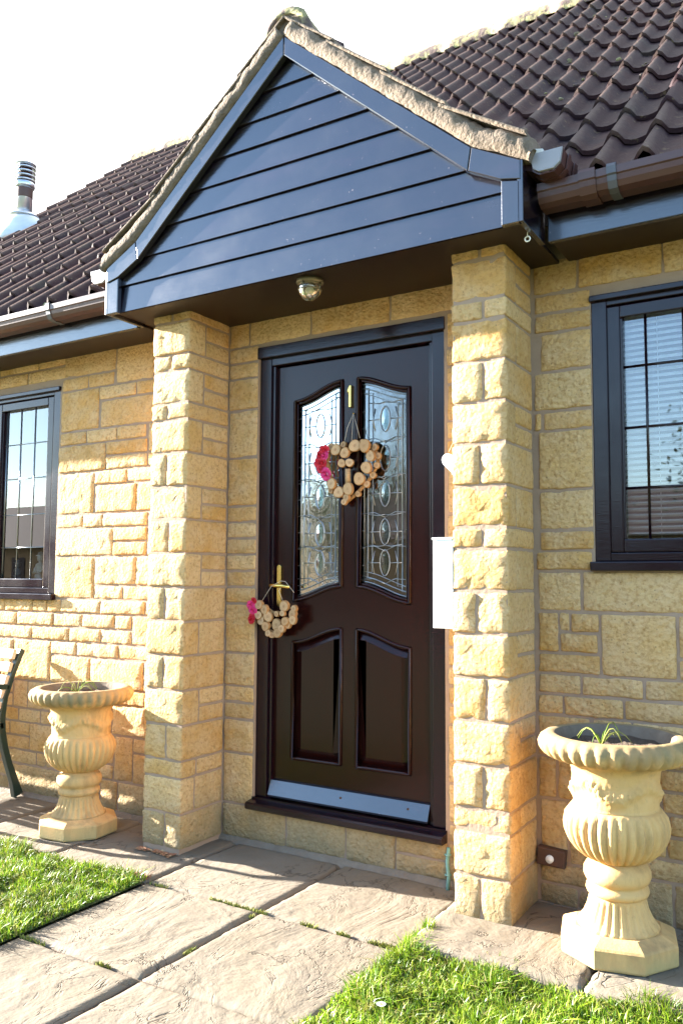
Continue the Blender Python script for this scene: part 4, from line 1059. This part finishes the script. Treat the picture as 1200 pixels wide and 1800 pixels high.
# ornaments on the left window sill
def figurine(loc, s, label):
    f = empty('figurine', loc); tag(f, label, 'figurine')
    lathe('robe', [(.048*s, 0), (.05*s, .006), (.042*s, .03*s), (.036*s, .08*s), (.030*s, .115*s), (.038*s, .14*s), (.034*s, .155*s), (.014*s, .168*s), (.012*s, .178*s)], 'figurine_white', f, 24, lambda i, t, r, z: .004*s*math.sin(7*t)*(i < 5))
    lathe('head', [(.010*s, .172*s), (.022*s, .180*s), (.027*s, .198*s), (.025*s, .215*s), (.014*s, .228*s), (.003*s, .231*s)], 'figurine_white', f, 20)
    lathe('hat', [(.036*s, .214*s), (.034*s, .220*s), (.024*s, .222*s), (.020*s, .240*s), (.004*s, .246*s)], 'figurine_white', f, 20)
    for a in (-1, 1): tube('arm', [(a*.032*s, 0, .148*s), (a*.046*s, -.012*s, .115*s), (a*.030*s, -.036*s, .092*s), (a*.006*s, -.044*s, .096*s)], [.012*s, .011*s, .010*s, .009*s], 'figurine_white', f, n=8)
box('window_board', -3.0, -1.86, .10, .26, 1.120, 1.142, 'white_plastic', house, .003)
figurine((-2.170, .16, 1.142), .80, 'white robed figurine standing inside the left window')
figurine((-2.39, .17, 1.142), .62, 'shorter white figurine beside the frame inside the left window')
box('window_board', 1.07, 2.3, .10, .26, 1.225, 1.245, 'white_plastic', house, .003)

# ------------------------------------------------------------------ moss, leaves, tufts, daisy
P = []
for i in range(2600):
    t = random.random()
    q = random.choice(((-.555, -.582, 1.13, 0), (-.30, -.582, .85, 0), (-.555, -1.170, 1.1, 0), (0, -1.17, 0, .55)))
    x, y = q[0]+q[2]*t, q[1]+q[3]*t
    if nz(x*9, y*9, 5) < (.05 if q[3] == 0 else .25): continue
    P.append((x+random.gauss(0, .004), y+random.gauss(0, .004), -.010))
tag(blades('joint_moss', P, rng.uniform(.008, .020, len(P)), .005, 'moss', .9), 'yellow green moss growing in the paving joints', 'moss')
P = []
for i in range(110):
    P.append((.600+random.gauss(0, .012), -.435+random.gauss(0, .010), 0))
gt = blades('grass_tuft', P, rng.uniform(.025, .065, len(P)), .004, 'grass_blade', .8); gt['kind'] = 'thing'; tag(gt, 'small grass tuft sprouting from a paving joint in front of the door', 'grass tuft')
P = [(x, y, -.004) for x, y in ((random.uniform(-.74, -.57), -.565+random.gauss(0, .02)) for _ in range(260))]
tag(blades('dry_grass', P, rng.uniform(.012, .03, len(P)), .004, 'dry_leaf', 1.2), 'dry brown grass at the corner of the left lawn', 'grass')
def litter(name, n, fx, label):
    V = []; F = []
    for i in range(n):
        x, y = fx(); a = random.uniform(0, 6.28); s_ = random.uniform(.008, .018); o0 = len(V)
        for u, v, h in ((-1, 0, .1), (-.3, .5, .0), (.5, .4, .25), (1.1, 0, .15), (.5, -.4, .05), (-.3, -.5, .3)):
            V.append((x+s_*(u*math.cos(a)-v*math.sin(a)), y+s_*(u*math.sin(a)+v*math.cos(a)), .006+s_*h*random.uniform(.3, 1.2)))
        F += [(o0, o0+1, o0+2), (o0, o0+2, o0+3), (o0, o0+3, o0+4), (o0, o0+4, o0+5)]
    return tag(mesh(name, V, F, 'dry_leaf'), label, 'leaves', kind='stuff')
litter('fallen_leaves', 60, lambda: (random.uniform(-.87, -.66), -.315+random.gauss(0, .012)), 'brown leaf litter at the foot of the left pillar')
litter('leaf_debris', 34, lambda: (random.uniform(.62, .84), -.32+random.gauss(0, .012)), 'leaf crumbs at the foot of the right pillar')
# strip of mortar and grit where wall meets paving
V = []; F = []
xs_ = np.linspace(-4.2, 3.1, 240)
for i, x in enumerate(xs_): V += [(x, .01, .030+.008*nz(x*6, 1, 1)), (x, -.016-.008*nz(x*9, 2, 2), .010+.006*nz(x*14, 3, 1)), (x, -.024-.010*nz(x*7, 5, 1), -.02)]
for i in range(len(xs_)-1): F += [(i*3, i*3+1, i*3+4, i*3+3), (i*3+1, i*3+2, i*3+5, i*3+4)]
fo = mesh('wall_fillet', V, F, 'grit', house, True)
dz_ = empty('daisy', (.735, -1.02, .0)); tag(dz_, 'single white daisy in the right lawn', 'flower')
tube('stem', [(0, 0, 0), (.004, -.003, .05)], .0012, 'grass_blade', dz_, n=5)
V = [(0, 0, .05)]; F = []
for k in range(14):
    a = 2*math.pi*k/14; o0 = len(V)
    V += [(.003*math.cos(a-.5), .003*math.sin(a-.5), .0505), (.012*math.cos(a-.16), .012*math.sin(a-.16), .054), (.0135*math.cos(a), .0135*math.sin(a), .0535), (.012*math.cos(a+.16), .012*math.sin(a+.16), .054), (.003*math.cos(a+.5), .003*math.sin(a+.5), .0505)]
    F.append((o0, o0+1, o0+2, o0+3, o0+4))
pt = mesh('petals', V, F, 'white_plastic', dz_); pt.location = (.004, -.003, .0)
ct = lathe('disc', [(.0045, .051), (.004, .054), (.001, .0555)], 'brass', dz_, 12); ct.location = (.004, -.003, 0)

# ------------------------------------------------------------------ across the street: what the panes mirror
def bungalow(x, y, w, d, hw, hr, label, chim):
    h = empty('bungalow', (x, y, 0)); tag(h, label, 'house', 'bungalows across the street mirrored in the panes')
    box('wall', -w/2, w/2, -d, 0, -.1, hw, 'far_brick', h, 0)
    V = [(-w/2-.3, -d-.4, hw), (w/2+.3, -d-.4, hw), (w/2+.3, .4, hw), (-w/2-.3, .4, hw), (-w/2-.3, -d/2, hr), (w/2+.3, -d/2, hr)]
    mesh('roof', V, [(0, 1, 5, 4), (2, 3, 4, 5), (0, 4, 3), (1, 2, 5), (0, 3, 2, 1)], 'far_roof', h)
    c = box('chimney', chim-.4, chim+.4, -d/2-.35, -d/2+.35, hr-.6, hr+.8, 'far_brick', h, 0)
    for q in (-.18, .18): lathe('chimney_pot', [(.11, hr+.8), (.09, hr+1.15), (.11, hr+1.2)], 'far_roof', h, 12).location = (chim+q, -d/2, 0)
    for q in (-.3, .25): 
        wn = box('window', w*q-.8, w*q+.8, 0, .05, .9, 2.0, 'white_plastic', h, 0); box('pane', w*q-.72, w*q+.72, .051, .06, .97, 1.93, 'pane_dark', wn, 0)
    dr = box('door', -.45, .45, 0, .05, 0, 2.05, 'frame_paint', h, 0)
for x, w, hr, lb in ((-46, 13, 4.6, 'far left bungalow across the street with one chimney'), (-31, 12, 4.9, 'second bungalow from the far left across the street'), (-16.5, 12, 4.5, 'middle left bungalow across the street'),
                     (-2, 13, 4.3, 'bungalow across the street straight opposite the door'), (13.5, 12, 4.8, 'bungalow across the street right of the door')):
    bungalow(x, -22, w, 8, 2.5, hr, lb, w*.28)
def tree(x, y, h, r, n, label, seed):
    rs = random.Random(seed); t = empty('tree', (x, y, 0)); tag(t, label, 'tree')
    L = [([(0, 0, -.1), (.05, .02, h*.3), (-.04, 0, h*.6), (0, .05, h*.85)], [.16, .12, .08, .04], False)]
    ends = []
    for i in range(34):
        a = rs.uniform(0, 6.28); z0 = rs.uniform(.25, .7)*h; l = r*rs.uniform(.6, 1.05)
        p = [(0, 0, z0), (l*.5*math.cos(a), l*.5*math.sin(a), z0+l*.35), (l*math.cos(a), l*math.sin(a), min(h, z0+l*.8))]
        L.append((p, [.05, .03, .012], False)); ends.append(p[1]); ends.append(p[2])
    tubes('trunk', L, 'bark', t, 6)
    V = []; F = []
    for i in range(n):
        e = rs.choice(ends); q = [e[k]+max(-.45, min(.45, rs.gauss(0, .2)))*r for k in range(3)]; s_ = rs.uniform(.03, .07); o0 = len(V)
        d1 = Vector((rs.gauss(0, 1), rs.gauss(0, 1), rs.gauss(0, 1))).normalized()*s_; d2 = Vector((rs.gauss(0, 1), rs.gauss(0, 1), rs.gauss(0, 1))).normalized()*s_*.6; q = Vector(q)
        V += [q-d1, q+d2, q+d1, q-d2]; F.append((o0, o0+1, o0+2, o0+3))
    mesh('crown', V, F, 'tree_leaf', t)
tree(-4.5, -12.5, 5.2, 2.0, 9000, 'leafy street tree opposite the door, mirrored in its glass', 1)
tree(1.2, -13.5, 4.2, 1.7, 9000, 'bushy tree opposite the right window, mirrored in its panes', 2)
tree(-9.5, -14.5, 4.6, 1.8, 9000, 'bushy street tree left of the one opposite the door', 3)
tree(5.5, -14, 5.0, 1.9, 9000, 'street tree far right across the road', 4)
